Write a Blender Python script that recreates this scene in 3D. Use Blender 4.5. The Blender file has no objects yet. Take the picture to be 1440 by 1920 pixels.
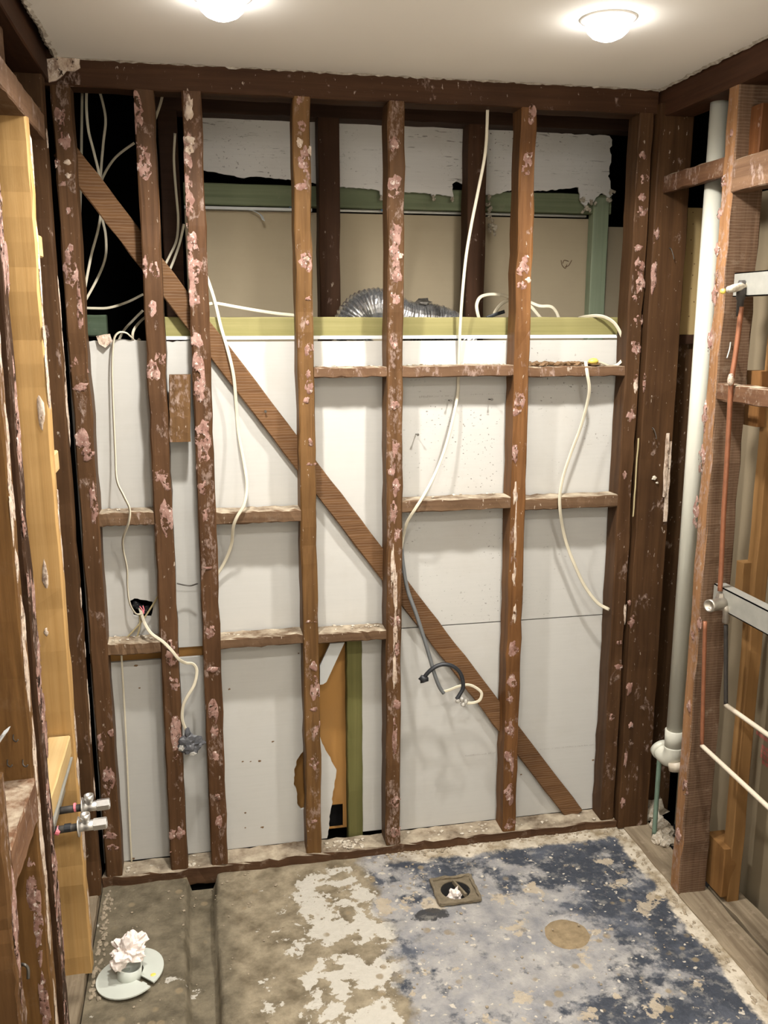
import bpy, math, random
from mathutils import Vector, Matrix
from mathutils.geometry import tessellate_polygon
from mathutils import noise as mnoise
random.seed(7)
S = bpy.context.scene
COL = S.collection

# ------------------------------------------------------------------ camera
FPX, YAW, PITCH = 1696.74, math.radians(11.533), math.radians(12.004)
CAM = Vector((0.0, -2.6516, 1.7371))
cd = bpy.data.cameras.new('camera'); cam = bpy.data.objects.new('camera', cd); COL.objects.link(cam)
cd.sensor_fit = 'VERTICAL'; cd.sensor_height = 24.0; cd.lens = FPX / 1920 * 24.0
cd.clip_start = 0.02; cd.clip_end = 50
FWD = Vector((math.sin(YAW)*math.cos(PITCH), math.cos(YAW)*math.cos(PITCH), -math.sin(PITCH)))
RGT = Vector((math.cos(YAW), -math.sin(YAW), 0)); UP = RGT.cross(FWD)
cam.matrix_world = Matrix(((RGT.x, UP.x, -FWD.x, CAM.x), (RGT.y, UP.y, -FWD.y, CAM.y), (RGT.z, UP.z, -FWD.z, CAM.z), (0, 0, 0, 1)))
S.camera = cam
def at(px, py, axis, val):
    """survey point: photo pixel -> point on the plane  axis(0 x,1 y,2 z) = val  of the room"""
    d = FWD + RGT*((px-720)/FPX) - UP*((py-960)/FPX)
    return CAM + d*((val-CAM[axis])/d[axis])
def Y(px, py, y=0.0): return at(px, py, 1, y)

# ------------------------------------------------------------------ world, view
w = bpy.data.worlds.new('world'); S.world = w; w.use_nodes = True
w.node_tree.nodes['Background'].inputs[0].default_value = (0.9, 0.95, 1, 1)
w.node_tree.nodes['Background'].inputs[1].default_value = 0.006
S.view_settings.view_transform = 'Standard'; S.view_settings.look = 'None'
S.view_settings.gamma = 1; S.view_settings.use_curve_mapping = False
S.view_settings.exposure = -0.14
LAMP_W = 106.0          # front pair of downlights
LAMP_FILL_W = 56.0     # unseen downlights further back, added to match the fill light
LAMP_COL = (1.0, 0.965, 0.915)

# ------------------------------------------------------------------ object helpers
def prop(o, label=None, cat=None, group=None, kind=None):
    if label: o['label'] = label
    if cat: o['category'] = cat
    if group: o['group'] = group
    if kind: o['kind'] = kind
    return o
def empty(name, loc, label=None, cat=None, group=None, kind=None):
    o = bpy.data.objects.new(name, None); COL.objects.link(o); o.location = loc; o.empty_display_size = .05
    bpy.context.view_layer.update()
    return prop(o, label, cat, group, kind)
def link(name, me, mat, parent=None, smooth=False, color=None):
    o = bpy.data.objects.new(name, me); COL.objects.link(o)
    if mat: me.materials.append(mat)
    if smooth: me.polygons.foreach_set('use_smooth', [True]*len(me.polygons))
    if parent:
        o.parent = parent; o.matrix_parent_inverse = Matrix.Translation(parent.location).inverted() if parent.type == 'EMPTY' else Matrix.Identity(4)
    if color: o.color = (*color, 1)
    return o
class MB:
    def __init__(s): s.v = []; s.f = []
    def add(s, vs, fs):
        k = len(s.v); s.v += [tuple(v) for v in vs]; s.f += [tuple(i+k for i in f) for f in fs]; return s
    def box(s, x0, x1, y0, y1, z0, z1):
        return s.add([(x, y, z) for x in (x0, x1) for y in (y0, y1) for z in (z0, z1)],
                     [(0,1,3,2),(4,6,7,5),(0,4,5,1),(2,3,7,6),(0,2,6,4),(1,5,7,3)])
    def mesh(s, name='mesh'):
        me = bpy.data.meshes.new(name); me.from_pydata(s.v, [], s.f); me.validate()
        return me
    def obj(s, name, mat, parent=None, smooth=False, color=None):
        me = s.mesh(name); o = link(name, me, mat, parent, smooth, color)
        import bmesh
        bm = bmesh.new(); bm.from_mesh(me); bmesh.ops.recalc_face_normals(bm, faces=bm.faces); bm.to_mesh(me); bm.free()
        return o
def beam_mb(p0, p1, wv, dv, seg=20, jit=.0012, ch=.003, ragged=0.0, m=None):
    """a sawn timber from p0 to p1; wv, dv = half width / half depth vectors"""
    m = m or MB(); p0 = Vector(p0); p1 = Vector(p1); wv = Vector(wv); dv = Vector(dv)
    a = (p1-p0); wl = wv.length; dl = dv.length; wn = wv.normalized(); dn = dv.normalized()
    ring = [(-wl+ch,-dl),(wl-ch,-dl),(wl,-dl+ch),(wl,dl-ch),(wl-ch,dl),(-wl+ch,dl),(-wl,dl-ch),(-wl,-dl+ch)]
    k = len(m.v)
    for i in range(seg+1):
        c = p0 + a*(i/seg)
        ox, oy = random.gauss(0, jit*.5), random.gauss(0, jit*.5)
        for (u, v) in ring:
            e = a.normalized()*(random.uniform(-ragged, ragged) if i in (0, seg) else 0)
            m.v.append(tuple(c + wn*(u+ox+random.gauss(0, jit*.5)) + dn*(v+oy+random.gauss(0, jit*.5)) + e))
    for i in range(seg):
        for j in range(8):
            b = k+i*8; m.f.append((b+j, b+(j+1) % 8, b+8+(j+1) % 8, b+8+j))
    m.f.append(tuple(k+j for j in reversed(range(8)))); m.f.append(tuple(k+seg*8+j for j in range(8)))
    return m
def timber(name, x0, x1, y0, y1, z0, z1, mat, parent, axis='z', color=None, label=None, **kw):
    cx, cy, cz = (x0+x1)/2, (y0+y1)/2, (z0+z1)/2; hx, hy, hz = (x1-x0)/2, (y1-y0)/2, (z1-z0)/2
    if axis == 'z': m = beam_mb((cx,cy,z0), (cx,cy,z1), (hx,0,0), (0,hy,0), **kw)
    elif axis == 'x': m = beam_mb((x0,cy,cz), (x1,cy,cz), (0,hy,0), (0,0,hz), **kw)
    else: m = beam_mb((cx,y0,cz), (cx,y1,cz), (hx,0,0), (0,0,hz), **kw)
    o = m.obj(name, mat, parent, color=color)
    return prop(o, label)
def spline(pts, n=8):
    pts = [Vector(p) for p in pts]; out = []
    P = [pts[0]*2-pts[1]] + pts + [pts[-1]*2-pts[-2]]
    for i in range(1, len(P)-2):
        a, b, c, d = P[i-1:i+3]
        for k in range(n):
            t = k/n
            out.append(.5*((2*b)+(c-a)*t+(2*a-5*b+4*c-d)*t*t+(3*b-3*c+d-a)*t**3))
    out.append(P[-2]); return out
def sweep(pts, prof, m=None, up=(0,-1,0), scale=None, cap=True):
    """sweep a closed 2D profile along points, frame held towards 'up'"""
    m = m or MB(); k = len(m.v); n = len(prof); prev = Vector(up)
    for i, p in enumerate(pts):
        t = (pts[min(i+1, len(pts)-1)] - pts[max(i-1, 0)])
        if t.length < 1e-9: t = Vector((0,0,1))
        t.normalize(); u = prev - t*prev.dot(t)
        if u.length < 1e-4: u = Vector((1,0,0)) - t*t.x
        u.normalize(); prev = u; s = t.cross(u); sc = scale(i/(len(pts)-1)) if scale else 1
        for (a, b) in prof: m.v.append(tuple(p + s*(a*sc) + u*(b*sc)))
    for i in range(len(pts)-1):
        for j in range(n):
            b = k+i*n; m.f.append((b+j, b+(j+1) % n, b+n+(j+1) % n, b+n+j))
    if cap: m.f.append(tuple(k+j for j in range(n))); m.f.append(tuple(k+(len(pts)-1)*n+j for j in reversed(range(n))))
    return m
def circ(r, n=12): return [(r*math.cos(2*math.pi*i/n), r*math.sin(2*math.pi*i/n)) for i in range(n)]
def flatprof(a=.0048, b=.0026):
    o = []
    for i in range(14):
        t = 2*math.pi*i/14; x = a*math.cos(t); y = b*math.sin(t)
        if abs(x) < a*.3: y *= .72
        o.append((x, y))
    return o
def tube(name, pts, r, mat, parent=None, n=12, up=(0,-1,0), sp=8):
    return sweep(spline(pts, sp) if sp else [Vector(p) for p in pts], circ(r, n), up=up).obj(name, mat, parent, smooth=True)
def lathe(base, axis, prof, n=20, m=None, cap=True):
    """prof: (distance along axis, radius)"""
    m = m or MB(); base = Vector(base); axis = Vector(axis).normalized()
    u = axis.orthogonal().normalized(); v = axis.cross(u); k = len(m.v)
    for (h, r) in prof:
        for j in range(n):
            t = 2*math.pi*j/n; m.v.append(tuple(base+axis*h+(u*math.cos(t)+v*math.sin(t))*r))
    for i in range(len(prof)-1):
        for j in range(n):
            b = k+i*n; m.f.append((b+j, b+(j+1) % n, b+n+(j+1) % n, b+n+j))
    if cap: m.f.append(tuple(k+j for j in range(n)))
    m.f.append(tuple(k+(len(prof)-1)*n+j for j in reversed(range(n))))
    return m
def sheet_mb(outer, holes, place, thick, m=None):
    """flat sheet with holes; outer/holes in 2D, place(u,v,t) -> 3D"""
    m = m or MB(); loops = [outer]+list(holes)
    tri = tessellate_polygon([[Vector((u, v, 0)) for u, v in l] for l in loops])
    flat = [p for l in loops for p in l]; k = len(m.v); n = len(flat)
    m.v += [tuple(place(u, v, 0)) for u, v in flat] + [tuple(place(u, v, thick)) for u, v in flat]
    for t in tri: m.f.append(tuple(k+i for i in t)); m.f.append(tuple(k+n+i for i in reversed(t)))
    s = 0
    for l in loops:
        L = len(l)
        for i in range(L): a, b = s+i, s+(i+1) % L; m.f.append((k+a, k+b, k+n+b, k+n+a))
        s += L
    return m
def ragged(pts, amp=.003, step=.012):
    """subdivide an open 2D polyline and roughen it"""
    o = []
    for (a, b) in zip(pts[:-1], pts[1:]):
        L = math.hypot(b[0]-a[0], b[1]-a[1]); n = max(1, int(L/step))
        for i in range(n):
            t = i/n; j = amp if i else 0
            o.append((a[0]+(b[0]-a[0])*t+random.uniform(-j, j), a[1]+(b[1]-a[1])*t+random.uniform(-j, j)))
    o.append(pts[-1]); return o
def rect(x0, x1, z0, z1): return [(x0, z0), (x1, z0), (x1, z1), (x0, z1)]
def blob(m, c, u, v, nrm, ru, rv, h, n=13, clamp=None):
    """one dab of dried adhesive: a low irregular mound at c on the face spanned by u, v"""
    k = len(m.v); ph = random.random()*100
    m.v.append(tuple(c+nrm*(h*random.uniform(.5, 1))))
    for ring, (f, hh) in enumerate(((.45, 1.0), (.82, .8), (1.0, -.1))):
        for i in range(n):
            t = 2*math.pi*i/n
            q = mnoise.noise(Vector((math.cos(t)*1.3+ph, math.sin(t)*1.3, ph)))*.6 + mnoise.noise(Vector((math.cos(t)*3.5+ph, math.sin(t)*3.5, ph)))*.35
            q2 = 1+q+random.uniform(-.12, .12)*(ring > 0)
            m.v.append(tuple(c+u*(ru*f*q2*math.cos(t))+v*(rv*f*q2*math.sin(t))+nrm*(h*hh*random.uniform(.55, 1.1))))
    if clamp:
        for i in range(k, len(m.v)):
            q = list(m.v[i]); q[clamp[0]] = min(max(q[clamp[0]], clamp[1]), clamp[2]); m.v[i] = tuple(q)
    for i in range(n):
        j = (i+1) % n; m.f.append((k, k+1+i, k+1+j))
        for r in range(2):
            a = k+1+r*n; m.f.append((a+i, a+n+i, a+n+j, a+j))

# ------------------------------------------------------------------ materials
def L(r, g, b):
    f = lambda c: (c/255/12.92 if c/255 <= .04045 else ((c/255+.055)/1.055)**2.4)
    return (f(r), f(g), f(b), 1)
class NT:
    def __init__(s, name):
        s.m = bpy.data.materials.new(name); s.m.use_nodes = True; s.t = s.m.node_tree; s.b = s.t.nodes['Principled BSDF']
        s.tc = s.t.nodes.new('ShaderNodeTexCoord')
    def n(s, ty, ins=None, **kw):
        nd = s.t.nodes.new('ShaderNode'+ty)
        for k, v in kw.items(): setattr(nd, k, v)
        for k, v in (ins or {}).items(): s.set(nd.inputs[k], v)
        return nd
    def set(s, sock, v):
        if hasattr(v, 'is_output') or isinstance(v, bpy.types.NodeSocket): s.t.links.new(v, sock)
        else: sock.default_value = v
    def vec(s, scale=(1,1,1), loc=(0,0,0), src='Object'):
        return s.n('Mapping', {0: s.tc.outputs[src], 'Scale': scale, 'Location': loc}).outputs[0]
    def noise(s, vec, scale, detail=5, rough=.6, dist=0):
        return s.n('TexNoise', {'Vector': vec, 'Scale': scale, 'Detail': detail, 'Roughness': rough, 'Distortion': dist}).outputs[0]
    def ramp(s, fac, stops, interp='LINEAR'):
        r = s.n('ValToRGB', {0: fac}); e = r.color_ramp.elements; r.color_ramp.interpolation = interp
        while len(e) < len(stops): e.new(.5)
        for el, (p, c) in zip(e, stops): el.position = p; el.color = c if len(c) == 4 else (*c, 1)
        return r.outputs[0]
    def step(s, fac, lo, hi): return s.n('MapRange', {0: fac, 1: lo, 2: hi, 3: 0.0, 4: 1.0}).outputs[0]
    def mix(s, fac, a, b, mode='MIX'):
        x = s.n('MixRGB', {0: fac, 1: a, 2: b}); x.blend_type = mode; return x.outputs[0]
    def math(s, op, a, b=0.0, clamp=False):
        x = s.n('Math', {0: a, 1: b}, operation=op); x.use_clamp = clamp; return x.outputs[0]
    def bump(s, h, strength=.3, dist=.002):
        b = s.n('Bump', {'Height': h, 'Strength': strength, 'Distance': dist}); s.t.links.new(b.outputs[0], s.b.inputs['Normal']); return b
    def out(s, col, rough=.7, **kw):
        s.set(s.b.inputs['Base Color'], col); s.set(s.b.inputs['Roughness'], rough)
        for k, v in kw.items(): s.set(s.b.inputs[k.replace('_', ' ')], v)
        return s.m
W1 = (1,1,1,1)
def wood(name, c1, c2, axis='z', smear=None, rough=.62, sawn=None, knots=False, dust=0.0, tint=True, spec=.10, topdust=0.0, facecol=None):
    s = NT(name)
    g = {'x': (2.5, 55, 55), 'y': (55, 2.5, 55), 'z': (55, 55, 2.5)}[axis]
    if knots: g = tuple(v*.3 if v < 5 else v for v in g)
    gv = s.vec(g); grain = s.noise(gv, 1.0, 6, .65, .4)
    big = s.noise(s.vec(), 3.2, 3, .5)
    col = s.mix(s.step(grain, .33, .68), c1, c2)
    col = s.mix(s.math('MULTIPLY', s.step(big, .35, .7), .55), col, tuple(c*.62 for c in c1[:3])+(1,))
    if knots:
        ring = s.noise(s.vec({'x': (.5, 26, 26), 'y': (26, .5, 26), 'z': (26, 26, .5)}[axis]), 1.0, 3, .5, 1.2)
        col = s.mix(s.math('MULTIPLY', s.step(ring, .5, .66), .35), col, tuple(c*.6 for c in c1[:3])+(1,))
    if sawn:
        wv = s.n('TexWave', {'Vector': s.vec(sawn), 'Scale': 1.0, 'Distortion': 4.5, 'Detail': 4.0, 'Detail Scale': 2.0}, bands_direction='Z').outputs[1]
        col = s.mix(s.math('MULTIPLY', s.step(wv, .55, .95), .2), col, s.mix(.55, c2, (.42,.33,.25,1)))
    if facecol:
        ff = s.step(s.n('VectorMath', {0: s.n('NewGeometry').outputs['Normal'], 1: facecol[0]}, operation='DOT_PRODUCT').outputs['Value'], .75, .9)
        col = s.mix(ff, col, s.mix(s.step(grain, .33, .68), facecol[1], facecol[2]))
    if tint: col = s.mix(1.0, col, s.n('ObjectInfo').outputs['Color'], 'MULTIPLY')
    if dust:
        d = s.step(s.noise(s.vec(), 22, 8, .72), .56, .72)
        col = s.mix(s.math('MULTIPLY', d, dust), col, L(176, 160, 140))
    h = grain
    if smear:
        nv, amt = smear          # normal of the room-facing side, coverage
        nrm = s.n('NewGeometry').outputs['Normal']
        f = s.step(s.n('VectorMath', {0: nrm, 1: nv}, operation='DOT_PRODUCT').outputs['Value'], .75, .9)
        a = s.step(s.noise(s.vec((1,1,.55)), 15, 7, .62, .6), .62-amt, .66-amt)
        b = s.step(s.noise(s.vec((1.4,1.4,.7)), 60, 6, .7), .47, .6)
        k = s.math('MULTIPLY', s.math('MULTIPLY', a, b), f)
        scol = s.mix(s.noise(s.vec(), 26, 3), L(134, 108, 97), L(166, 148, 136))
        col = s.mix(s.math('MULTIPLY', k, .7), col, scol)
        sp = s.math('MULTIPLY', s.step(s.noise(s.vec((1,1,.4)), 95, 4, .6), .66, .7), f)
        col = s.mix(s.math('MULTIPLY', sp, .7), col, L(176, 162, 146))
        h = s.math('ADD', grain, s.math('MULTIPLY', k, 1.5))
    if topdust:
        up = s.step(s.n('SeparateXYZ', {0: s.n('NewGeometry').outputs['Normal']}).outputs[2], .6, .85)
        td = s.step(s.noise(s.vec(), 18, 6, .65), .62-topdust*.5, .66)
        col = s.mix(s.math('MULTIPLY', s.math('MULTIPLY', up, td), .85), col, L(186, 174, 152))
    s.bump(h, .4, .0018)
    return s.out(col, rough, **{'Specular_IOR_Level': spec})
BR1, BR2 = L(70, 50, 33), L(98, 73, 50)
M = {}
NY = (0,-1,0)
M['stud'] = wood('hardwood_stud', BR1, BR2, 'z', (NY, .05), rough=.5)
M['stud_heavy'] = wood('hardwood_stud_plastered', BR1, BR2, 'z', (NY, .12), rough=.5)
M['plate_x'] = wood('hardwood_plate', L(62,42,28), L(84,60,41), 'x', (NY, .03))
M['nog_x'] = wood('hardwood_noggin', L(88,67,49), L(114,90,68), 'x', (NY, .02), dust=.15, topdust=.6)
M['nog_pink'] = wood('hardwood_noggin_plastered', L(92,68,50), L(116,90,68), 'x', (NY, .11), dust=.2, topdust=.6)
M['nog_y'] = wood('hardwood_side_noggin', L(88,65,49), L(118,92,70), 'y', ((1,0,0), .08), dust=.3, topdust=.4)
M['nog_yr'] = wood('hardwood_right_noggin', L(88,65,49), L(118,92,70), 'y', ((-1,0,0), .08), dust=.35, topdust=.4)
M['brace'] = wood('sawn_brace', L(90,63,40), L(114,83,54), 'x', None, sawn=(6,6,38), tint=False)
M['sideL'] = wood('hardwood_left_stud', BR1, BR2, 'z', ((1,0,0), .12), dust=.05)
M['sideR'] = wood('hardwood_right_stud', L(118,82,52), L(148,106,70), 'z', ((-1,0,0), .08))
M['sawn_z'] = wood('hardwood_corner_post', L(60,43,28), L(84,62,41), 'z', (NY, .015))
M['R1'] = wood('sawn_right_stud', L(84,63,47), L(114,90,70), 'z', ((-1,0,0), .15), sawn=(8,8,40), tint=False, dust=.3, facecol=((-1,0,0), L(118,84,56), L(148,110,76)))
M['dark'] = wood('dark_old_timber', L(66,46,33), L(88,62,45), 'z', (NY, .02), tint=False)
M['dark_x'] = wood('dark_old_plate', L(52,36,27), L(68,48,36), 'x', tint=False)
M['pine'] = wood('pine', L(172,134,82), L(190,154,102), 'z', None, knots=True)
M['pine_y'] = wood('pine_across', L(196,164,112), L(212,184,134), 'y', None, knots=True, tint=False)
M['pine_or'] = wood('aged_pine', L(128,95,58), L(148,112,70), 'z', None, knots=True)
M['green_x'] = wood('treated_pine_rail', L(132,126,80), L(150,142,97), 'x', None, knots=True)
M['green_z'] = wood('treated_pine_post', L(92,90,52), L(108,103,64), 'z', None, knots=True)
M['teal_x'] = wood('green_treated_rail', L(112,121,92), L(132,139,112), 'x', None, knots=True, dust=.15)
M['teal_z'] = wood('green_treated_post', L(142,154,126), L(156,166,142), 'z', None, knots=True, dust=.1)
M['plate_y'] = wood('hardwood_side_plate', L(62,42,30), L(84,58,42), 'y', None)
M['plank_y'] = wood('weathered_plate', L(112,98,80), L(150,136,114), 'y', None, dust=.5, tint=False, rough=.85)
M['plank_x'] = wood('weathered_back_plate', L(66,46,32), L(92,68,48), 'x', None, dust=.25, tint=False, rough=.85, topdust=.8)

def board(name, c, speck=0.0, lines=.06, rough=.85, cracks=False, dirt=.12):
    s = NT(name)
    ln = s.noise(s.vec((6, 6, 160)), 1.0, 4, .6)
    col = s.mix(s.math('MULTIPLY', s.step(ln, .4, .7), lines*2.2), c, tuple(x*.8 for x in c[:3])+(1,))
    dd = s.step(s.noise(s.vec(), 5, 7, .65), .5, .75)
    col = s.mix(s.math('MULTIPLY', dd, dirt), col, L(140, 122, 98))
    if speck:
        a = s.step(s.noise(s.vec((1,1,1.3)), 110, 3, .5), .705-speck, .735-speck); b = s.step(s.noise(s.vec(loc=(2.4,0,.6)), 4, 2), .45, .65)
        col = s.mix(s.math('MULTIPLY', s.math('MULTIPLY', a, b), .8), col, L(60, 48, 38))
    if cracks:
        ck = s.math('MULTIPLY', s.step(s.noise(s.vec((16, 16, 150)), 1.0, 5, .6), .62, .66), s.step(s.noise(s.vec(), 5, 3), .45, .6))
        col = s.mix(s.math('MULTIPLY', ck, .75), col, L(70, 58, 48))
    s.bump(ln, .12, .001)
    return s.out(col, rough, Specular_IOR_Level=.2)
M['board'] = board('plasterboard_back', L(183, 181, 175), 0.0)
M['board_mould'] = board('plasterboard_mould_specked', L(182, 180, 174), .04)
M['board_white'] = board('plasterboard_white_face', L(206, 208, 206), 0.0, lines=.02, dirt=.05)
M['painted'] = board('old_painted_board', L(216, 213, 208), .05, lines=.10, cracks=True)
M['beige'] = board('beige_board', L(174, 160, 134), 0.0, lines=.03)
M['beige_shaded'] = board('shaded_beige_board', L(142, 128, 104), 0.0, lines=.03)  # darker copy of the beige, paints in the weaker light there
M['orange'] = board('orange_board', L(160, 118, 66), 0.0, lines=.02)
M['perf'] = board('perforated_yellow_board', L(172, 150, 106), .0, lines=.02)
M['void'] = NT('unlit_void_black').out(L(16, 13, 12), 1.0)  # near-black base colour paints the darkness of unlit depths
s = NT('plaster_ceiling'); n_ = s.noise(s.vec(), 90, 3); s.bump(n_, .04, .001)
M['ceil'] = s.out(s.mix(s.noise(s.vec(), 2.0, 3), L(238, 234, 226), L(243, 240, 233)), .8, Specular_IOR_Level=.2)
s = NT('broken_plaster_edge'); n_ = s.noise(s.vec(), 60, 6, .7); s.bump(n_, .6, .003)
M['edge'] = s.out(s.mix(s.step(n_, .4, .6), L(150, 140, 126), L(190, 182, 168)), .9)
def smeared(name, ca, cb, cover):
    s = NT(name); n_ = s.noise(s.vec(), 75, 6, .7); s.bump(n_, .8, .003)
    c_ = s.mix(s.step(s.noise(s.vec(), 30, 6, .65), .38, .64), ca, cb)
    c_ = s.mix(s.math('MULTIPLY', s.step(s.noise(s.vec((1,1,.6)), 55, 6, .7), .50, .62), .75), c_, L(96, 66, 50))
    c_ = s.mix(s.math('MULTIPLY', s.step(s.noise(s.vec((1,1,.8), loc=(5,5,5)), 90, 4, .7), .58, .64), .8), c_, L(208, 194, 182))
    al = s.step(s.noise(s.vec((1,1,.7), loc=(3,1,2)), 42, 7, .68), cover, cover+.03)
    return s.out(c_, .75, Alpha=al)
M['pink'] = smeared('pink_adhesive', L(126, 90, 78), L(164, 132, 120), .445)
M['cream'] = smeared('cream_plaster', L(172, 150, 130), L(206, 190, 172), .36)
s = NT('crumbled_plaster'); n_ = s.noise(s.vec(), 80, 6, .7); s.bump(n_, .6, .003)
M['rubble'] = s.out(s.mix(s.step(n_, .35, .65), L(150, 136, 116), L(204, 196, 180)), .9)
def plain(name, c, rough=.5, metal=0.0, nz=.08, scale=40, **kw):
    s = NT(name); n_ = s.noise(s.vec(), scale, 5, .65); s.bump(n_, .08, .001)
    return s.out(s.mix(n_, tuple(x*(1-nz*2) for x in c[:3])+(1,), tuple(min(1, x*(1+nz)) for x in c[:3])+(1,)), rough, Metallic=metal, **kw)
M['cable'] = plain('white_cable_sheath', L(204, 195, 172), .5, nz=.14, scale=14)
M['cable_grey'] = plain('grey_cable_sheath', L(98, 100, 100), .5)
M['cable_black'] = plain('black_cable_sheath', L(34, 36, 40), .45)
M['tape'] = plain('grey_tape', L(86, 87, 91), .35, nz=.3, scale=90)
M['yellow'] = plain('yellow_connector', L(236, 206, 96), .4)
M['clear'] = plain('clear_connector', L(214, 210, 200), .12, nz=.2, scale=120, Transmission_Weight=.5)
M['foil'] = plain('aluminium_foil', (.74, .74, .74, 1), .24, .92, nz=.15, scale=60)
M['galv'] = plain('galvanised_steel', L(180, 179, 170), .5, .6, nz=.12, scale=30)
M['chrome'] = plain('dull_chrome', (.68, .66, .63, 1), .36, .85, nz=.12, scale=60)
M['brass'] = plain('old_nickel_brass', L(176, 168, 156), .4, .8, nz=.2, scale=60)
M['copper'] = plain('copper', L(144, 92, 64), .5, .3, nz=.25, scale=30)
M['blackened'] = plain('blackened_pipe', L(66, 62, 58), .6, .3, nz=.3, scale=60)
M['pvc'] = plain('white_pvc', L(198, 196, 182), .32, nz=.05, scale=9)
M['pvc_grey'] = plain('grey_pvc', L(196, 200, 190), .4, nz=.06, scale=14)
M['pipe_cream'] = plain('cream_water_pipe', L(200, 188, 168), .4)
M['hose_green'] = plain('green_pipe', L(112, 134, 118), .5)
M['string'] = plain('yellow_string', L(168, 154, 116), .7)
M['pinktape'] = plain('pink_tape', L(232, 128, 138), .6)
M['paper'] = plain('crumpled_paper', L(238, 226, 218), .8, nz=.04)
M['nail'] = plain('steel_nail', L(96, 92, 86), .5, .7)
M['ink'] = plain('faint_ink', L(164, 160, 154), .9)
M['inkred'] = plain('red_print', L(190, 112, 100), .9)
M['inkbrown'] = plain('pencil_scrawl', L(112, 88, 66), .9)
M['leaf'] = plain('dry_scraps', L(120, 92, 62), .8, nz=.35, scale=60)
M['grit'] = plain('floor_grit', L(158, 144, 122), .9, nz=.35, scale=120)
M['trim'] = plain('white_trim', L(240, 238, 232), .4)
s = NT('lamp_diffuser'); e_ = s.t.nodes.new('ShaderNodeEmission'); e_.inputs[0].default_value = (*LAMP_COL, 1); e_.inputs[1].default_value = 40.0
s.t.links.new(e_.outputs[0], s.t.nodes['Material Output'].inputs[0]); M['emit'] = s.m

# ------------------------------------------------------------------ floor material
s = NT('stripped_bathroom_slab')
sep = s.n('SeparateXYZ', {0: s.tc.outputs['Object']}); X, Yc = sep.outputs[0], sep.outputs[1]
nb = s.noise(s.vec(), 4.5, 6, .62); nm = s.noise(s.vec(), 13, 7, .66); nf = s.noise(s.vec(), 60, 6, .7)
conc = s.mix(s.step(nm, .36, .64), L(98, 87, 68), L(150, 138, 115))
conc = s.mix(s.math('MULTIPLY', s.step(nf, .5, .75), .4), conc, L(104, 92, 72))
grey = s.mix(s.step(nm, .36, .64), L(84, 76, 60), L(122, 112, 92))
grey = s.mix(s.math('MULTIPLY', s.step(nf, .52, .72), .5), grey, L(92, 82, 66))
xw = s.math('ADD', X, s.math('MULTIPLY', s.math('SUBTRACT', nb, .5), .10))
col = s.mix(s.step(xw, .0, .06), grey, conc)
# torn white skin of old tile bedding, mostly on the middle strip
gx = s.n('MapRange', {0: X, 1: .0, 2: .30, 3: -.14, 4: .03}).outputs[0]
gx2 = s.n('MapRange', {0: X, 1: .45, 2: .62, 3: .0, 4: -.2}).outputs[0]
gy = s.n('MapRange', {0: Yc, 1: -.12, 2: -.02, 3: .0, 4: -.14}).outputs[0]
wh = s.math('ADD', s.math('ADD', s.math('ADD', s.noise(s.vec(loc=(3.1,.4,0)), 10.5, 9, .66, .15), gx), gx2), gy)
col = s.mix(s.step(wh, .51, .525), col, s.mix(nf, L(170, 164, 151), L(192, 187, 176)))
# waterproofing membrane remains on the right
xb = s.math('ADD', X, s.math('MULTIPLY', s.math('SUBTRACT', s.noise(s.vec(loc=(1.3,0,0)), 9, 6, .6), .5), .22))
blue = s.step(xb, .455, .49)
lil = s.mix(s.step(nm, .3, .7), L(116, 116, 119), L(170, 166, 160))
rx = s.n('MapRange', {0: X, 1: .5, 2: 1.1, 3: -.03, 4: .07}).outputs[0]
d1 = s.math('SUBTRACT', X, .84); d2 = s.math('ADD', Yc, .50)
dd = s.math('SQRT', s.math('ADD', s.math('MULTIPLY', d1, d1), s.math('MULTIPLY', d2, d2)))
ctr = s.n('MapRange', {0: dd, 1: .10, 2: .38, 3: -.14, 4: .06}).outputs[0]
dk = s.math('ADD', s.math('ADD', s.noise(s.vec(loc=(5.7,2.2,0)), 6.5, 9, .70, .1), rx), ctr)
mem = s.mix(s.step(dk, .52, .60), lil, s.mix(nf, L(36, 40, 49), L(70, 75, 84)))
vio = s.step(s.noise(s.vec(loc=(9,1,0)), 7, 5, .6), .5, .66)
mem = s.mix(s.math('MULTIPLY', vio, .45), mem, L(106, 110, 120))
tan = s.step(s.noise(s.vec(loc=(2,7,0)), 7.5, 9, .66), .59, .605)
mem = s.mix(s.math('MULTIPLY', tan, .85), mem, s.mix(nm, L(150, 134, 108), L(190, 178, 158)))
sp = s.step(s.noise(s.vec(), 42, 2, .4), .665, .69)
mem = s.mix(sp, mem, L(186, 178, 164))
sp2 = s.step(s.noise(s.vec(loc=(4,4,4)), 22, 6, .6), .66, .68)
mem = s.mix(sp2, mem, s.mix(nf, L(140, 122, 92), L(196, 186, 168)))
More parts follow.
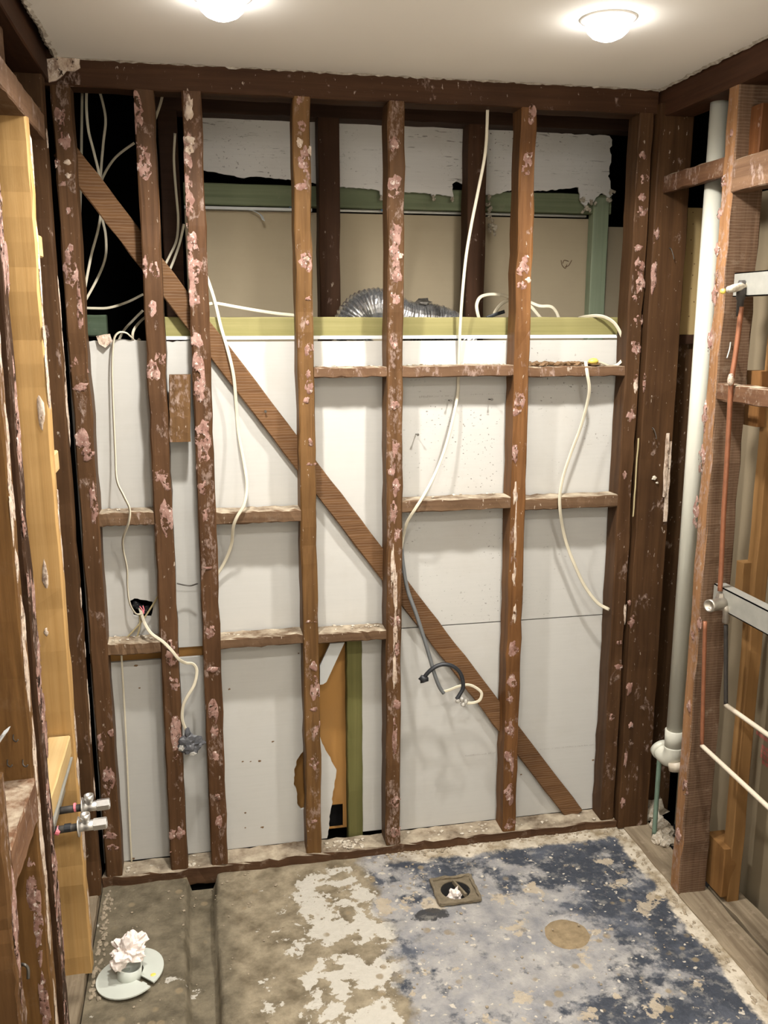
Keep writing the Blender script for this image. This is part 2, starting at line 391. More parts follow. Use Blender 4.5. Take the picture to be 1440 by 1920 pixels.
# splash of black adhesive by the floor waste
e1 = s.math('SUBTRACT', X, .612); e2 = s.math('ADD', Yc, .335)
ee = s.math('ADD', s.math('MULTIPLY', e1, s.math('MULTIPLY', e1, .55)), s.math('MULTIPLY', e2, s.math('MULTIPLY', e2, 1.6)))
blk = s.step(s.math('SUBTRACT', s.math('MULTIPLY', s.noise(s.vec(loc=(0,3,0)), 22, 6, .65), .0075), ee), .0022, .0026)
mem = s.mix(s.math('MULTIPLY', blk, .92), mem, L(40, 40, 42))
fine = s.noise(s.vec(loc=(7,3,0)), 24, 8, .7)
mem = s.mix(s.math('MULTIPLY', s.step(fine, .53, .62), .4), mem, L(150, 146, 138))
mem = s.mix(s.math('MULTIPLY', s.step(s.noise(s.vec(loc=(1,9,0)), 19, 7, .68), .57, .66), .6), mem, L(60, 65, 74))
pit = s.n('TexVoronoi', {'Vector': s.vec(), 'Scale': 17.0, 'Randomness': 1.0}).outputs[0]
pitm = s.math('MULTIPLY', s.math('SUBTRACT', 1.0, s.step(s.math('ADD', pit, s.math('MULTIPLY', nm, .25)), .27, .34)), s.step(s.noise(s.vec(loc=(6,6,0)), 3.5, 2), .5, .56))
col = s.mix(blue, col, mem)
col = s.mix(s.math('MULTIPLY', pitm, .8), col, s.mix(nf, L(112, 98, 72), L(150, 134, 108)))
# crumbly edge bedding along the walls
ex = s.math('ADD', X, s.math('MULTIPLY', s.math('SUBTRACT', nm, .5), .10)); ey = s.math('ADD', Yc, s.math('MULTIPLY', s.math('SUBTRACT', nm, .5), .11))
edge = s.math('MAXIMUM', s.step(ex, 1.33, 1.345), s.math('MULTIPLY', s.step(ey, -.070, -.055), s.step(X, .50, .68)))
col = s.mix(edge, col, s.mix(s.step(nm, .38, .6), L(140, 125, 100), L(200, 190, 172)))
s.bump(s.math('ADD', nm, s.math('MULTIPLY', nf, .8)), .8, .006)
M['floor'] = s.out(col, s.mix(s.step(nm, .3, .7), (.5,.5,.5,1), (.85,.85,.85,1)), Specular_IOR_Level=.35)
s = NT('patched_concrete'); n1 = s.noise(s.vec(), 34, 7, .7); s.bump(n1, .7, .004)
M['patch'] = s.out(s.mix(s.step(n1, .3, .7), L(112, 95, 70), L(150, 132, 102)), .9)
s = NT('old_bedding'); n1 = s.noise(s.vec(), 50, 7, .7); s.bump(n1, .7, .004)
M['bed'] = s.out(s.mix(s.step(n1, .3, .7), L(92, 82, 64), L(122, 110, 90)), .9)

# ================================================================== STRUCTURE
XL, XR, H = -.345, 1.385, 2.40
# ---- floor: slab with the cut channel on the left and the well of the floor waste
def build_floor():
    m = MB(); xs = []; ys = []
    x = -.356
    while x < 1.392: xs.append(x); x += .0075
    xs.append(1.392)
    y = .0
    while y > -1.15: ys.append(y); y -= .0075
    while y > -3.3: ys.append(y); y -= .12
    ys.append(-3.3)
    def hz(x, y):
        z = mnoise.fractal(Vector((x*9, y*9, 0)), 1, 2, 4)*.0022
        tl, tr = -.088+.004*math.sin(y*7), -.014+.003*math.sin(y*11+1)
        if tl-.012 < x < tr+.004:
            a = min(1, (x-tl+.012)/.014); b = min(1, (tr+.004-x)/.006); z -= .05*min(a, b)
        r = math.hypot((x-.982), (y+.493))
        if r < .075: z -= .006*min(1, (.075-r)/.012)
        return z
    nx = len(xs); idx = {}
    for j, y in enumerate(ys):
        for i, x in enumerate(xs):
            idx[i, j] = len(m.v); m.v.append((x, y, hz(x, y)))
    for j in range(len(ys)-1):
        for i in range(nx-1):
            cx, cy = (xs[i]+xs[i+1])/2, (ys[j]+ys[j+1])/2
            if abs(cx-.717) < .047 and abs(cy+.245) < .047: continue
            m.f.append((idx[i, j], idx[i, j+1], idx[i+1, j+1], idx[i+1, j]))
    o = m.obj('floor', M['floor'], smooth=True)
    return prop(o, kind='structure')
floor = build_floor()
mb = MB(); mb.box(-.60, 1.9, -3.4, 2.0, -.16, -.10)
prop(mb.obj('floor', M['void']), 'dark ground below the slab', kind='structure')

# ---- ceiling with its ragged cut edges
out = ragged([(-.327,-3.3), (-.327,.004)], .003, .03)[:-1] + ragged([(-.327,.004), (1.373,.004)], .004, .02)[:-1] + ragged([(1.373,.004), (1.373,-3.3)], .003, .03)
LAMPS = [(.082, -.545), (.94, -.573)]; LAMPS_FILL = [(.082, -1.75), (.94, -1.75), (.082, -2.9), (.94, -2.9)]
def cring(c, r, n=24): return [(c[0]+r*math.cos(2*math.pi*i/n), c[1]+r*math.sin(2*math.pi*i/n)) for i in range(n)]
ceil_ = sheet_mb(out, [cring(c, .052) for c in LAMPS+LAMPS_FILL], lambda u, v, t: (u, v, H+t), .010).obj('ceiling', M['ceil'])
prop(ceil_, kind='structure')
m = MB()
for side in ('l', 'b', 'r'):
    line = {'l': [(-.326,-2.9), (-.326,.0)], 'b': [(-.326,.002), (1.372,.002)], 'r': [(1.372,.0), (1.372,-2.9)]}[side]
    pts = ragged(line, .004, .016)
    nx = {'l': (1,0), 'b': (0,-1), 'r': (-1,0)}[side]
    k = len(m.v)
    for (u, v) in pts:
        w_ = random.uniform(.004, .012)
        m.v += [(u-nx[0]*.010, v-nx[1]*.010, H+.006), (u, v, H-.002-random.uniform(0, .004)), (u+nx[0]*w_, v+nx[1]*w_, H-.0004)]
    for i in range(len(pts)-1):
        a = k+i*3; m.f += [(a, a+1, a+4, a+3), (a+1, a+2, a+5, a+4)]
link('cut_edge', m.mesh(), M['edge'], ceil_)

# ---- the wall facing the camera: hardwood frame, lining of the room beyond behind it
wb = empty('wall_back', (.5, 0, 0), kind='structure')
STUDS = [  # x at top, x at bottom (left edges), width, tint, material
 ('A', -.345, -.345, .050, (1.0,.95,.92), 'stud'), ('B', -.134, -.148, .052, (.96,.9,.88), 'stud'), ('C', -.010, -.022, .052, (.95,.87,.84), 'stud_heavy'),
 ('D', .285, .285, .049, (1.55,1.50,1.15), 'stud'), ('E', .552, .547, .049, (1.12,1.06,.95), 'stud_heavy'), ('F', .944, .953, .048, (1.65,1.42,1.1), 'stud'), ('G', 1.312, 1.312, .048, (.80,.76,.74), 'stud')]
LBL = {'A': 'leftmost stud beside the black gap', 'B': 'second stud from the left, beside the wooden packer block', 'C': 'third stud from the left, thick with pink adhesive',
 'D': 'fourth stud from the left, orange brown', 'E': 'middle stud with white speckles behind the grey cable', 'F': 'orange brown stud right of the hanging cable', 'G': 'dark stud against the right corner'}
studs = {}
for (n, xt, xb_, wd, tint, mt) in STUDS:
    m = beam_mb((xb_+wd/2, .0375, .03), (xt+wd/2, .0375, 2.335), (wd/2,0,0), (0,.0375,0), seg=40, jit=.0018, ch=.004)
    studs[n] = prop(m.obj('stud', M[mt], wb, color=tint), LBL[n])
timber('top_plate', -.36, 1.37, 0, .075, 2.332, 2.42, M['plate_x'], wb, 'x', color=(.8,.74,.72), seg=40)
timber('bottom_plate', -.355, 1.37, -.004, .08, -.03, .030, M['plank_x'], wb, 'x', seg=60, jit=.003, ragged=.01)
def nog(x0, x1, z1, z0, mat='nog_x', label=None, y0=.004, y1=.074, dz=0):
    m = beam_mb((x0, (y0+y1)/2, (z0+z1)/2), (x1, (y0+y1)/2, (z0+z1)/2+dz), (0,(y1-y0)/2,0), (0,0,(z1-z0)/2), seg=14, jit=.0016)
    return prop(m.obj('noggin', M[mat], wb), label)
nog(-.298, -.134, 1.192, 1.152); nog(.036, .287, 1.180, 1.143); nog(.598, .948, 1.192, 1.155); nog(.992, 1.312, 1.184, 1.146)
nog(-.298, -.14, .794, .757); nog(.030, .286, .786, .754); nog(.334, .549, .782, .750)
nog(.334, .553, 1.600, 1.570, 'nog_pink'); nog(.598, .946, 1.602, 1.568, 'nog_pink'); nog(.990, 1.312, 1.596, 1.564, 'nog_pink', 'pink smeared noggin littered with dry scraps')
m = beam_mb(Y(337, 703, .0)-Vector((0,-.02,0)), Y(337, 829, .0)-Vector((0,-.02,0)), (.030,0,0), (0,.019,0), seg=8)
prop(m.obj('packer_block', M['stud_heavy'], wb, color=(1.35,1.35,1.2)), 'short brown packing block between two studs')
# diagonal brace
bp0 = (Y(118,255,.056)+Y(118,300,.056))/2; bp1 = (Y(1086,1520,.056)+Y(1061,1525,.056))/2
ax = (bp1-bp0).normalized(); wv = ax.cross(Vector((0,1,0)))
prop(beam_mb(bp0+Vector((0,.009,0)), bp1+ax*.02+Vector((0,.009,0)), wv*.032, (0,.009,0), seg=50, jit=.0012).obj('brace', M['brace'], wb), 'long diagonal rough sawn brace')
# lining sheets
PY = .080
def sheet(name, outer, holes=(), mat='board', y=PY, th=.010, label=None, parent=wb):
    return prop(sheet_mb(outer, list(holes), lambda u, v, t: (u, y+t, v), th).obj(name, M[mat], parent), label)
def pxz(pts, y=PY): return [(Y(a, b, y).x, Y(a, b, y).z) for a, b in pts]
sw = ragged(pxz([(243,1127),(252,1122),(270,1125),(286,1128),(287,1142),(283,1156),(268,1158),(250,1154),(243,1127)]), .0015, .008)[:-1]
top_l = ragged([(.028,1.676), (-.08,1.676), (-.13,1.674), (-.20,1.682), (-.30,1.676), (-.358,1.676)], .003, .012)
sheet('lining_sheet', [(-.358,.742), (.028,.742)] + top_l, [sw], label='plasterboard behind the left studs with a ragged switch hole')
sheet('lining_sheet', rect(-.358, .028, .031, .708), label='lower left plasterboard sheet')
sheet('lining_sheet', rect(.031, .598, .748, 1.674))
hole = ragged([(.318,.395), (.290,.365), (.264,.320), (.257,.285), (.256,.235), (.265,.205), (.264,.170), (.277,.146), (.300,.150), (.318,.152), (.318,.395)], .003, .010)[:-1]
rag = ragged([(.362,.031), (.372,.10), (.384,.20), (.397,.276), (.378,.320), (.352,.372)], .003, .012) + [(.338,.42), (.336,.744)]
sheet('lining_sheet', [(.031,.031)] + rag + [(.031,.744)], [hole], label='broken plasterboard sheet with jagged holes')
sheet('broken_piece', pxz([(600,1248),(619,1207),(646,1205),(630,1240),(612,1279),(606,1283),(600,1284)], .092), mat='board_white', y=.092, th=.008, label='torn white sliver of plasterboard')
sheet('lining_sheet', rect(.482, .598, .031, .744), y=.095, label='narrow grey plasterboard strip beside the green post')
sheet('lining_sheet', rect(.601, 1.362, .757, 1.674), mat='board_mould', label='upper right plasterboard sheet with mould specks')
sheet('lining_sheet', rect(.601, 1.362, .031, .753), label='lower right plasterboard sheet')
sheet('edge_strip', rect(-.10, 1.362, 1.680, 1.690), mat='board_white', y=.076, th=.014, label='white sheet edge below the treated rail')
orange_hole = rect(.372, .425, .035, .120)
sheet('orange_sheet', rect(.05, .50, .031, .80), [orange_hole], mat='orange', y=.135, th=.008, label='orange brown sheet seen through the broken plasterboard')
sheet('orange_sheet', rect(-.30, .045, .60, .78), mat='orange', y=.10, th=.008)
timber('green_post', .436, .486, .088, .130, .0, .76, M['green_z'], wb, 'z', label='olive green treated pine post', jit=.0008)
timber('treated_rail', -.088, 1.36, .093, .135, 1.686, 1.744, M['green_x'], wb, 'x', label='pale green treated pine rail above the plasterboard', jit=.0008, seg=30)
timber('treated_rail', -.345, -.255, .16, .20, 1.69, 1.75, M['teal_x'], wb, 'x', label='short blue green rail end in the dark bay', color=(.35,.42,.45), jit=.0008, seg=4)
# torn paper lip on the first bay
m = MB(); pp = ragged(pxz([(180,630),(195,627),(206,626),(211,640),(198,652),(186,645),(180,630)], .07), .001, .01)[:-1]
sheet_mb(pp, [], lambda u, v, t: (u, .068+t-(1.68-v)*.25, v), .0015, m); prop(m.obj('torn_paper', M['cream'], wb), 'curled flap of torn paper')
# nails left in the sheet
for (a, b) in ((846,752), (922,750), (784,816)):
    p = Y(a, b, .05); lathe((p.x, PY, p.z), (random.uniform(-.05,.05), -1, .05), [(0,.0016),(.030,.0016),(.030,.0042),(.032,.0040)], 10).obj('nail', M['nail'], wb)
m = lathe(Y(497,770,.056), (.05,-1,-.1), [(0,.002),(.012,.002),(.012,.004),(.013,.004)], 8); m.obj('nail', M['nail'], wb)
# faint printing on the back of the sheets (illegible strokes)
def strokes(name, a, b, y, n, mat, hgt=.010, parent=wb, wob=.0012):
    m = MB(); pa, pb = Y(*a, y), Y(*b, y)
    for i in range(n):
        if random.random() < .22: continue
        t = i/n; p = pa.lerp(pb, t); L_ = (pb-pa).length/n*.62; h = hgt*random.uniform(.15, .5)
        m.add([(p.x, y-.0006, p.z), (p.x+L_, y-.0006, p.z+random.uniform(-wob,wob)), (p.x+L_, y-.0006, p.z+h), (p.x, y-.0006, p.z+h+random.uniform(-wob,wob))], [(0,1,2,3)])
    return link(name, m.mesh(), M[mat], parent)
strokes('printed_line', (872,1418), (930,1412), PY, 20, 'ink'); strokes('printed_line', (1010,1406), (1120,1396), PY, 44, 'ink', .006)
strokes('printed_line', (782,746), (850,743), PY, 18, 'ink', .012); strokes('printed_line', (870,741), (960,738), PY, 22, 'ink', .006)
# water marks: small stain dabs on the pale sheets
m = MB()
for (a, b, r) in ((455,1428,.004),(487,1427,.006),(470,1428,.003),(460,1524,.005),(492,1551,.006),(460,1552,.003),(512,1390,.005),(800,1163,.002),(977,1452,.004),(1112,1425,.005),(255,1248,.006),(262,1290,.004),(430,1292,.005),(250,1610,.006),(560,1225,.003)):
    blob(m, Y(a, b, PY)+Vector((0,-.0001,0)), Vector((1,0,0)), Vector((0,0,1)), Vector((0,-1,0)), r*.9, r*.6, .0006, 9)
prop(link('stain_dabs', m.mesh(), M['leaf'], wb), 'small brown spots on the plasterboard', kind='stuff')

# dabs of adhesive left on the studs (photo survey: x, y, half width, half height in photo pixels)
DAB = {
'A': [(112,225,8,20),(120,262,11,16),(104,305,6,8),(118,345,5,5),(128,395,5,6),(130,496,14,30),(150,590,5,45),(146,690,13,16),(152,725,14,8),(157,825,15,20),(164,852,13,12),(176,950,7,38),(208,1375,6,8),(190,1390,8,20),(204,1465,9,32),(206,1568,14,9),(208,1590,13,8)],
'B': [(256,200,13,22),(262,240,12,18),(268,272,12,10),(268,310,14,24),(290,505,9,16),(272,500,4,18),(285,578,7,12),(286,690,12,22),(300,670,10,14),(303,890,13,20),(313,912,7,8),(312,968,11,30),(318,1210,10,10),(322,1235,13,17),(326,1282,12,16),(330,1385,10,45),(330,1360,8,20),(322,1565,10,12),(338,1562,9,14),(318,1600,7,5)],
'C': [(352,270,9,20),(352,320,12,30),(356,385,11,25),(358,455,12,30),(362,510,13,32),(362,560,10,18),(366,640,11,14),(372,700,12,45),(374,740,10,15),(378,820,14,30),(382,865,12,22),(380,905,10,20),(386,965,9,14),(388,1065,10,3),(396,1185,11,15),(398,1255,11,6),(400,1332,14,20),(402,1375,8,14),(404,1420,9,12),(408,1495,6,8),(410,1540,7,16)],
'D': [(560,188,6,7),(566,235,7,12),(573,292,8,20),(568,305,10,10),(573,330,6,10),(567,350,12,6),(573,490,12,20),(575,485,10,8),(578,560,5,4),(576,605,4,4),(580,655,11,12),(580,725,9,14),(578,700,6,8),(576,750,7,6),(582,830,4,8),(584,870,10,3),(584,1165,12,3),(588,1250,8,9),(592,1290,10,26),(588,1330,9,5),(592,1365,9,18),(588,1430,10,14),(588,1540,9,4)],
'E': [(740,270,10,12),(742,340,12,15),(740,365,11,6),(742,440,10,22),(740,475,11,16),(742,510,12,20),(742,560,10,14),(738,640,9,12),(740,760,9,8),(742,840,8,20),(736,880,9,18),(742,915,10,16),(738,960,7,22),(744,1000,8,16),(742,1165,10,14),(744,1220,6,16),(744,1320,8,10),(740,1380,5,40),(742,1500,9,18),(742,1560,12,16)],
'F': [(998,215,8,16),(990,300,9,16),(985,322,10,10),(985,485,9,8),(982,505,11,16),(978,535,9,8),(978,610,9,12),(975,752,10,16),(968,772,8,8),(965,850,9,18),(962,1220,10,17),(960,1280,10,16),(958,1310,8,8),(956,1366,10,21),(952,1420,9,14),(960,1430,5,30),(955,1490,10,24),(957,1545,12,14)],
'G': [(1205,292,7,7),(1209,335,10,9),(1204,370,7,8),(1204,397,10,8),(1196,465,9,6),(1198,500,9,16),(1200,535,11,18),(1190,560,7,8),(1196,600,9,12),(1192,650,12,14),(1192,715,6,14),(1182,778,9,12),(1172,890,5,7),(1162,1205,7,6),(1160,1250,8,6),(1147,1345,7,10)]}
WHITE = {'C': [(355,204,8,25),(356,262,9,8),(354,282,8,8)], 'D': [(562,268,6,8),(582,282,5,8),(576,485,6,4)], 'E': [(736,1060,4,50),(742,1110,4,50),(741,1180,4,40),(740,1260,4,40),(752,480,4,5)], 'F': [(966,930,5,20),(966,1010,3,60),(964,1085,4,30),(965,1150,4,20),(990,525,6,5)], 'G': [(1192,722,5,16),(1172,1150,4,22)], 'A': [(126,305,6,4),(128,330,6,5)]}
def dabs(lst, plane, u, v, nrm, h, parent, mat='pink', name='adhesive_dabs', pix=.00155, clampf=None):
    m = MB()
    for (a, b, ru, rv) in lst:
        p = at(a, b, *plane); blob(m, p, u, v, nrm, ru*pix, rv*pix, h, 18, clampf(p) if clampf else None)
    o = link(name, m.mesh(), M[mat], parent, smooth=True)
    return o
SPAN = {n: (xt, xb_, wd) for (n, xt, xb_, wd, _, _) in STUDS}
def spanf(n):
    xt, xb_, wd = SPAN[n]
    def f(p):
        x0 = xb_+(xt-xb_)*p.z/2.335; return (0, x0-.001, x0+wd+.001)
    return f
UX, UY, UZ = Vector((1,0,0)), Vector((0,1,0)), Vector((0,0,1))
for n, l in DAB.items(): dabs(l, (1, 0.0), UX, UZ, -UY, .0020, studs[n], clampf=spanf(n))
for n, l in WHITE.items(): dabs(l, (1, 0.0), UX, UZ, -UY, .0028, studs[n], 'cream', 'plaster_dabs', clampf=spanf(n))
m = MB(); pp = ragged(pxz([(86,112),(120,106),(150,112),(151,128),(140,135),(125,134),(120,140),(105,152),(92,155),(86,112)], 0), .002, .01)[:-1]
sheet_mb(pp, [], lambda u, v, t: (u, -.006+t, v), .006, m); prop(m.obj('plaster_remnant', M['cream'], wb, color=(1,1,1)), 'beige remnant of plaster in the top left corner')

# ---- the second frame and old lining behind, above the rail
wc = empty('wall_beyond', (.7, .45, 0), kind='structure')
ST2 = .40
timber('old_stud', .408, .477, ST2, ST2+.075, .8, 2.45, M['dark'], wc, label='dark old stud above the bent end of the foil duct')
timber('old_stud', .908, .972, ST2, ST2+.075, .8, 2.45, M['dark'], wc, label='dark old stud behind the hanging cable')
timber('old_stud', -.088, -.030, ST2, ST2+.075, .8, 2.45, M['dark_x'], wc, label='almost black old stud between the left bays')
timber('old_stud', 1.50, 1.56, .30, .375, .8, 2.45, M['dark_x'], wc)
timber('old_top_plate', -.1, 1.6, ST2-.004, ST2+.085, 2.365, 2.46, M['dark_x'], wc, 'x', seg=30)
PB = ST2+.077
def low(pts): return pxz(pts, PB)
z_t = 2.42
b1 = ragged(low([(375,318),(430,328),(458,334),(470,331),(485,331),(545,337),(600,345)]), .0016, .008); b1 = [(b1[0][0]-.02, b1[0][1])] + b1
sheet('old_painted_board', b1 + [(.445, b1[-1][1]-.001), (.445, z_t), (b1[0][0], z_t)], mat='painted', y=PB, th=.008, parent=wc, label='left old painted board with broken lower edge')
b2 = ragged(low([(636,350),(700,355),(712,358),(716,375),(722,375),(724,360),(760,360),(808,363),(812,374),(818,364),(845,368),(850,372),(848,345),(856,340),(868,345)]), .0016, .008)
sheet('old_painted_board', [(.452, b2[0][1])] + b2 + [(.938, b2[-1][1]), (.938, z_t), (.452, z_t)], mat='painted', y=PB, th=.008, parent=wc, label='middle old painted board with broken lower edge')
b3 = ragged(low([(908,366),(925,366),(960,356),(1000,358),(1030,357),(1085,351),(1090,380),(1098,388),(1103,378),(1110,384),(1118,370),(1130,362),(1142,372),(1149,365)]), .002, .007)
r3 = ragged(low([(1149,365),(1140,330),(1146,300),(1144,285),(1148,262),(1143,255)]), .004, .01)
t3 = ragged(low([(1143,255),(1090,252),(1020,248),(1000,235)]), .004, .02)
sheet('old_painted_board', [(.945, b3[0][1])] + b3 + r3[1:] + t3[1:] + [(.945, z_t)], mat='painted', y=PB, th=.008, parent=wc, label='right old painted board crumbling at its corner')
# crumbling fibres hanging off the right board
m = MB()
for (a, b, r) in ((915,372,5),(916,385,5),(919,396,5),(918,408,5),(921,418,6),(926,428,6),(917,432,6),(930,437,4),(1090,376,6),(1096,388,6),(1103,392,5),(1112,380,5),(1140,372,6),(1147,362,5),(716,372,4),(812,372,4),(849,374,4),(1093,396,4)):
    for k in range(3):
        blob(m, at(a+random.uniform(-4,4), b+random.uniform(-4,4), 1, PB-.004), UX, UZ, -UY, r*.0011, r*.0013, random.uniform(.004,.012), 8)
prop(link('crumbled_fibres', m.mesh(), M['rubble'], wc), 'crumbling fibres hanging from the board edge', kind='stuff')
GY = .50
timber('green_rail', -.02, 1.47, GY, GY+.045, 2.105, 2.172, M['teal_x'], wc, 'x', jit=.0008, seg=24, label='green treated rail below the painted boards')
timber('green_post', 1.402, 1.462, GY-.004, GY+.04, 1.3, 2.16, M['teal_z'], wc, 'z', jit=.0008, label='green treated post right of the beige board')
sheet('beige_board', rect(-.02, 1.46, 1.25, 2.092), mat='beige', y=GY+.047, th=.010, parent=wc, label='beige board behind the framing')
sheet('beige_board', rect(1.48, 1.75, 1.25, 2.07), mat='beige', y=GY+.08, th=.010, parent=wc)
m = MB(); m.box(-.02, .40, GY+.018, GY+.045, 2.093, 2.102); prop(m.obj('white_edge', M['board_white'], wc), 'white board edge below the green rail')
m = MB(); m.box(.49, 1.39, GY+.030, GY+.045, 2.096, 2.103); m.obj('metal_edge', M['galv'], wc)
m = MB(); pts = [Y(445,392,GY+.03), Y(470,394,GY+.02), Y(488,402,GY), Y(494,413,GY-.02)]
sweep(spline(pts, 5), [(-.006,-.001),(.006,-.001),(.006,.001),(-.006,.001)], m, up=(0,0,1)).obj('peeling_strip', M['board_white'], wc)
for (a, b) in ((545,387), (718,394)):
    p = Y(a, b, GY+.012); m = MB(); blob(m, p, UX, UZ, -UY, .009, .005, .004, 9); link('blue_tag', m.mesh(), plain('blue_tag_plastic', L(110,150,186), .5), wc)
# pencil scrawl on the beige board
yb = GY+.046
for pts in ([(1052,488),(1054,497),(1060,503),(1063,496)], [(1055,494),(1058,488),(1066,490)], [(1060,500),(1066,498),(1072,488)]):
    sweep(spline([Y(a, b, yb) for a, b in pts], 5), circ(.0014, 6)).obj('pencil_scrawl', M['inkbrown'], wc)
# roof and wall void: near-black shell paints its unlit depth
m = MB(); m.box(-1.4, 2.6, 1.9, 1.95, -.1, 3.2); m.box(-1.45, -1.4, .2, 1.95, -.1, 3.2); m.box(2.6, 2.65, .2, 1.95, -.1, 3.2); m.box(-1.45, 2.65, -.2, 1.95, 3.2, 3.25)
prop(m.obj('wall_void', M['void']), 'near-black shell painting the unlit void behind the framing', kind='structure')
m = MB(); m.box(.31, .50, .20, .24, .0, .2); prop(m.obj('wall_recess', M['void']), 'near-black box painting the shaded recess behind the orange sheet', kind='structure')  # box colour paints the shade inside the recess

# ---- left wall
wl = empty('wall_left', (XL, -1.2, 0), kind='structure')
def sideL(y0, y1, mat, label=None, x1=XL, dx=.078, z0=.025, z1=2.34, color=None, jit=.0016):
    return timber('stud', x1-dx, x1, y0, y1, z0, z1, M[mat], wl, 'z', color=color, label=label, seg=40, jit=jit, ch=.004)
cpost = sideL(-.082, -.035, 'sawn_z', 'wide dark corner post left of the black gap', dx=.085, color=(1.12,1.05,1.0), x1=XL-.008)
pstud = sideL(-.425, -.385, 'pine', 'pale yellow pine stud', x1=XL+.002, dx=.085, color=(1,1,1), z1=2.175)
s1 = sideL(-.830, -.775, 'sideL', 'plaster streaked stud in front of the pine stud', dx=.05, color=(.5,.45,.45))  # dark tint paints in the shade on its front face
s2 = sideL(-.925, -.880, 'sideL', 'broad brown stud at the left edge', dx=.09, color=(1.6,1.5,1.05), x1=XL-.002)
s3 = sideL(-1.21, -1.165, 'sideL', 'nearest stud at the bottom left', dx=.09, color=(1.25,1.18,.96), x1=XL, z1=1.0)
for y in (-1.65, -2.1, -2.55, -3.0): sideL(y, y+.045, 'sideL', color=(1.2,1.1,.95), x1=XL-.014)
timber('top_plate', XL-.09, XL-.002, -3.3, .0, 2.34, 2.44, M['plate_y'], wl, 'y', color=(.8,.76,.74), seg=30)
timber('bottom_plate', XL-.10, XL-.014, -3.3, -.0, -.04, .026, M['plank_y'], wl, 'y', seg=60, jit=.002)
timber('noggin', XL-.07, XL+.001, -.90, -.15, 2.172, 2.232, M['nog_y'], wl, 'y', label='plaster crusted noggin below the ceiling', seg=20)
timber('noggin', XL-.085, XL+.001, -1.17, -.925, .775, .858, M['nog_y'], wl, 'y', label='dusty noggin between the nearest studs', seg=14, color=(1.2,1.1,1.05))
timber('noggin', XL-.085, XL+.0, -3.0, -1.22, 1.18, 1.23, M['nog_y'], wl, 'y', seg=14)
for (a, b, z) in ((432,490,0),(842,890,0)):
    z1_, z0_ = at(75 if b < 600 else 100, a, 0, XL-.004).z, at(75 if b < 600 else 100, b, 0, XL-.004).z
    timber('pine_block', XL-.05, XL-.003, -.384, -.30, z1_-.062, z1_-.012, M['pine_y'], wl, 'y', label='pine offcut fixed behind the pine stud', seg=4, jit=.0005)
timber('pine_block', XL-.06, XL-.006, -.76, -.43, .665, .715, M['pine_y'], wl, 'y', label='pine noggin above the water valves', seg=6, jit=.0005)
m = MB(); m.box(XL-.035, XL-.028, -.765, -.43, .565, .655); m.box(XL-.035, XL-.004, -.765, -.43, .652, .657)
prop(m.obj('metal_bracket', M['galv'], wl), 'galvanised bracket holding the water valves')
timber('upright_batten', XL-.07, XL-.03, -.47, -.44, 2.22, 2.40, M['nog_y'], wl, 'z', seg=4)
m = MB(); m.box(XL-.16, XL-.15, -3.3, .0, .03, 2.4); prop(m.obj('backing_sheet', M['dark'], wl), 'dark backing sheet')
# residue on the left studs
m = MB()
for i in range(16):
    z = random.uniform(.3, 2.2); blob(m, Vector((XL-.008, -.055+random.uniform(-.012,.012), z)), UY, UZ, UX, random.uniform(.006,.014), random.uniform(.02,.07), .0022, 18, (1, -0.083, -0.034))
link('adhesive_dabs', m.mesh(), M['cream'], cpost, smooth=True)
m = MB()
for i in range(26):
    z = random.uniform(.1, 2.1); blob(m, Vector((XL+.002, -.405+random.uniform(-.015,.015), z)), UY, UZ, UX, random.uniform(.006,.014), random.uniform(.02,.08), .0022, 18, (1, -0.426, -0.384))
for (a, b, ru, rv) in ((84,1080,5,28),(77,775,5,30),(86,1185,4,8)):
    blob(m, at(a, b, 1, -.426), UX, UZ, -UY, ru*.0013, rv*.0013, .003)
link('adhesive_dabs', m.mesh(), M['cream'], pstud, smooth=True)
m = MB()
for i in range(34):
    z = random.uniform(.05, 2.1); blob(m, Vector((XL, -.80+random.uniform(-.03,.03), z)), UY, UZ, UX, random.uniform(.008,.022), random.uniform(.02,.09), .0022, 18, (1, -0.836, -0.764))
link('adhesive_dabs', m.mesh(), M['pink'], s1, smooth=True)
m = MB()
m2 = MB()
for i in range(26):
    z = random.uniform(.05, 2.1); blob(m2, Vector((XL-.002, -.902+random.uniform(-.014,.014), z)), UY, UZ, UX, random.uniform(.008,.016), random.uniform(.02,.09), .0022, 18, (1, -0.926, -0.879))
for i in range(14):
    z = random.uniform(.05, .74); blob(m, Vector((XL-.018+random.uniform(-.006,.004), -.925, z)), UX, UZ, -UY, random.uniform(.006,.012), random.uniform(.03,.07), .002)
link('adhesive_dabs', m.mesh(), M['pink'], s2, smooth=True); link('plaster_dabs', m2.mesh(), M['cream'], s2, smooth=True)
m = MB()
for i in range(16):
    z = random.uniform(.05, .95); blob(m, Vector((XL, -1.187+random.uniform(-.014,.014), z)), UY, UZ, UX, random.uniform(.008,.016), random.uniform(.02,.07), .0022, 18, (1, -1.211, -1.164))
link('adhesive_dabs', m.mesh(), M['pink'], s3, smooth=True)
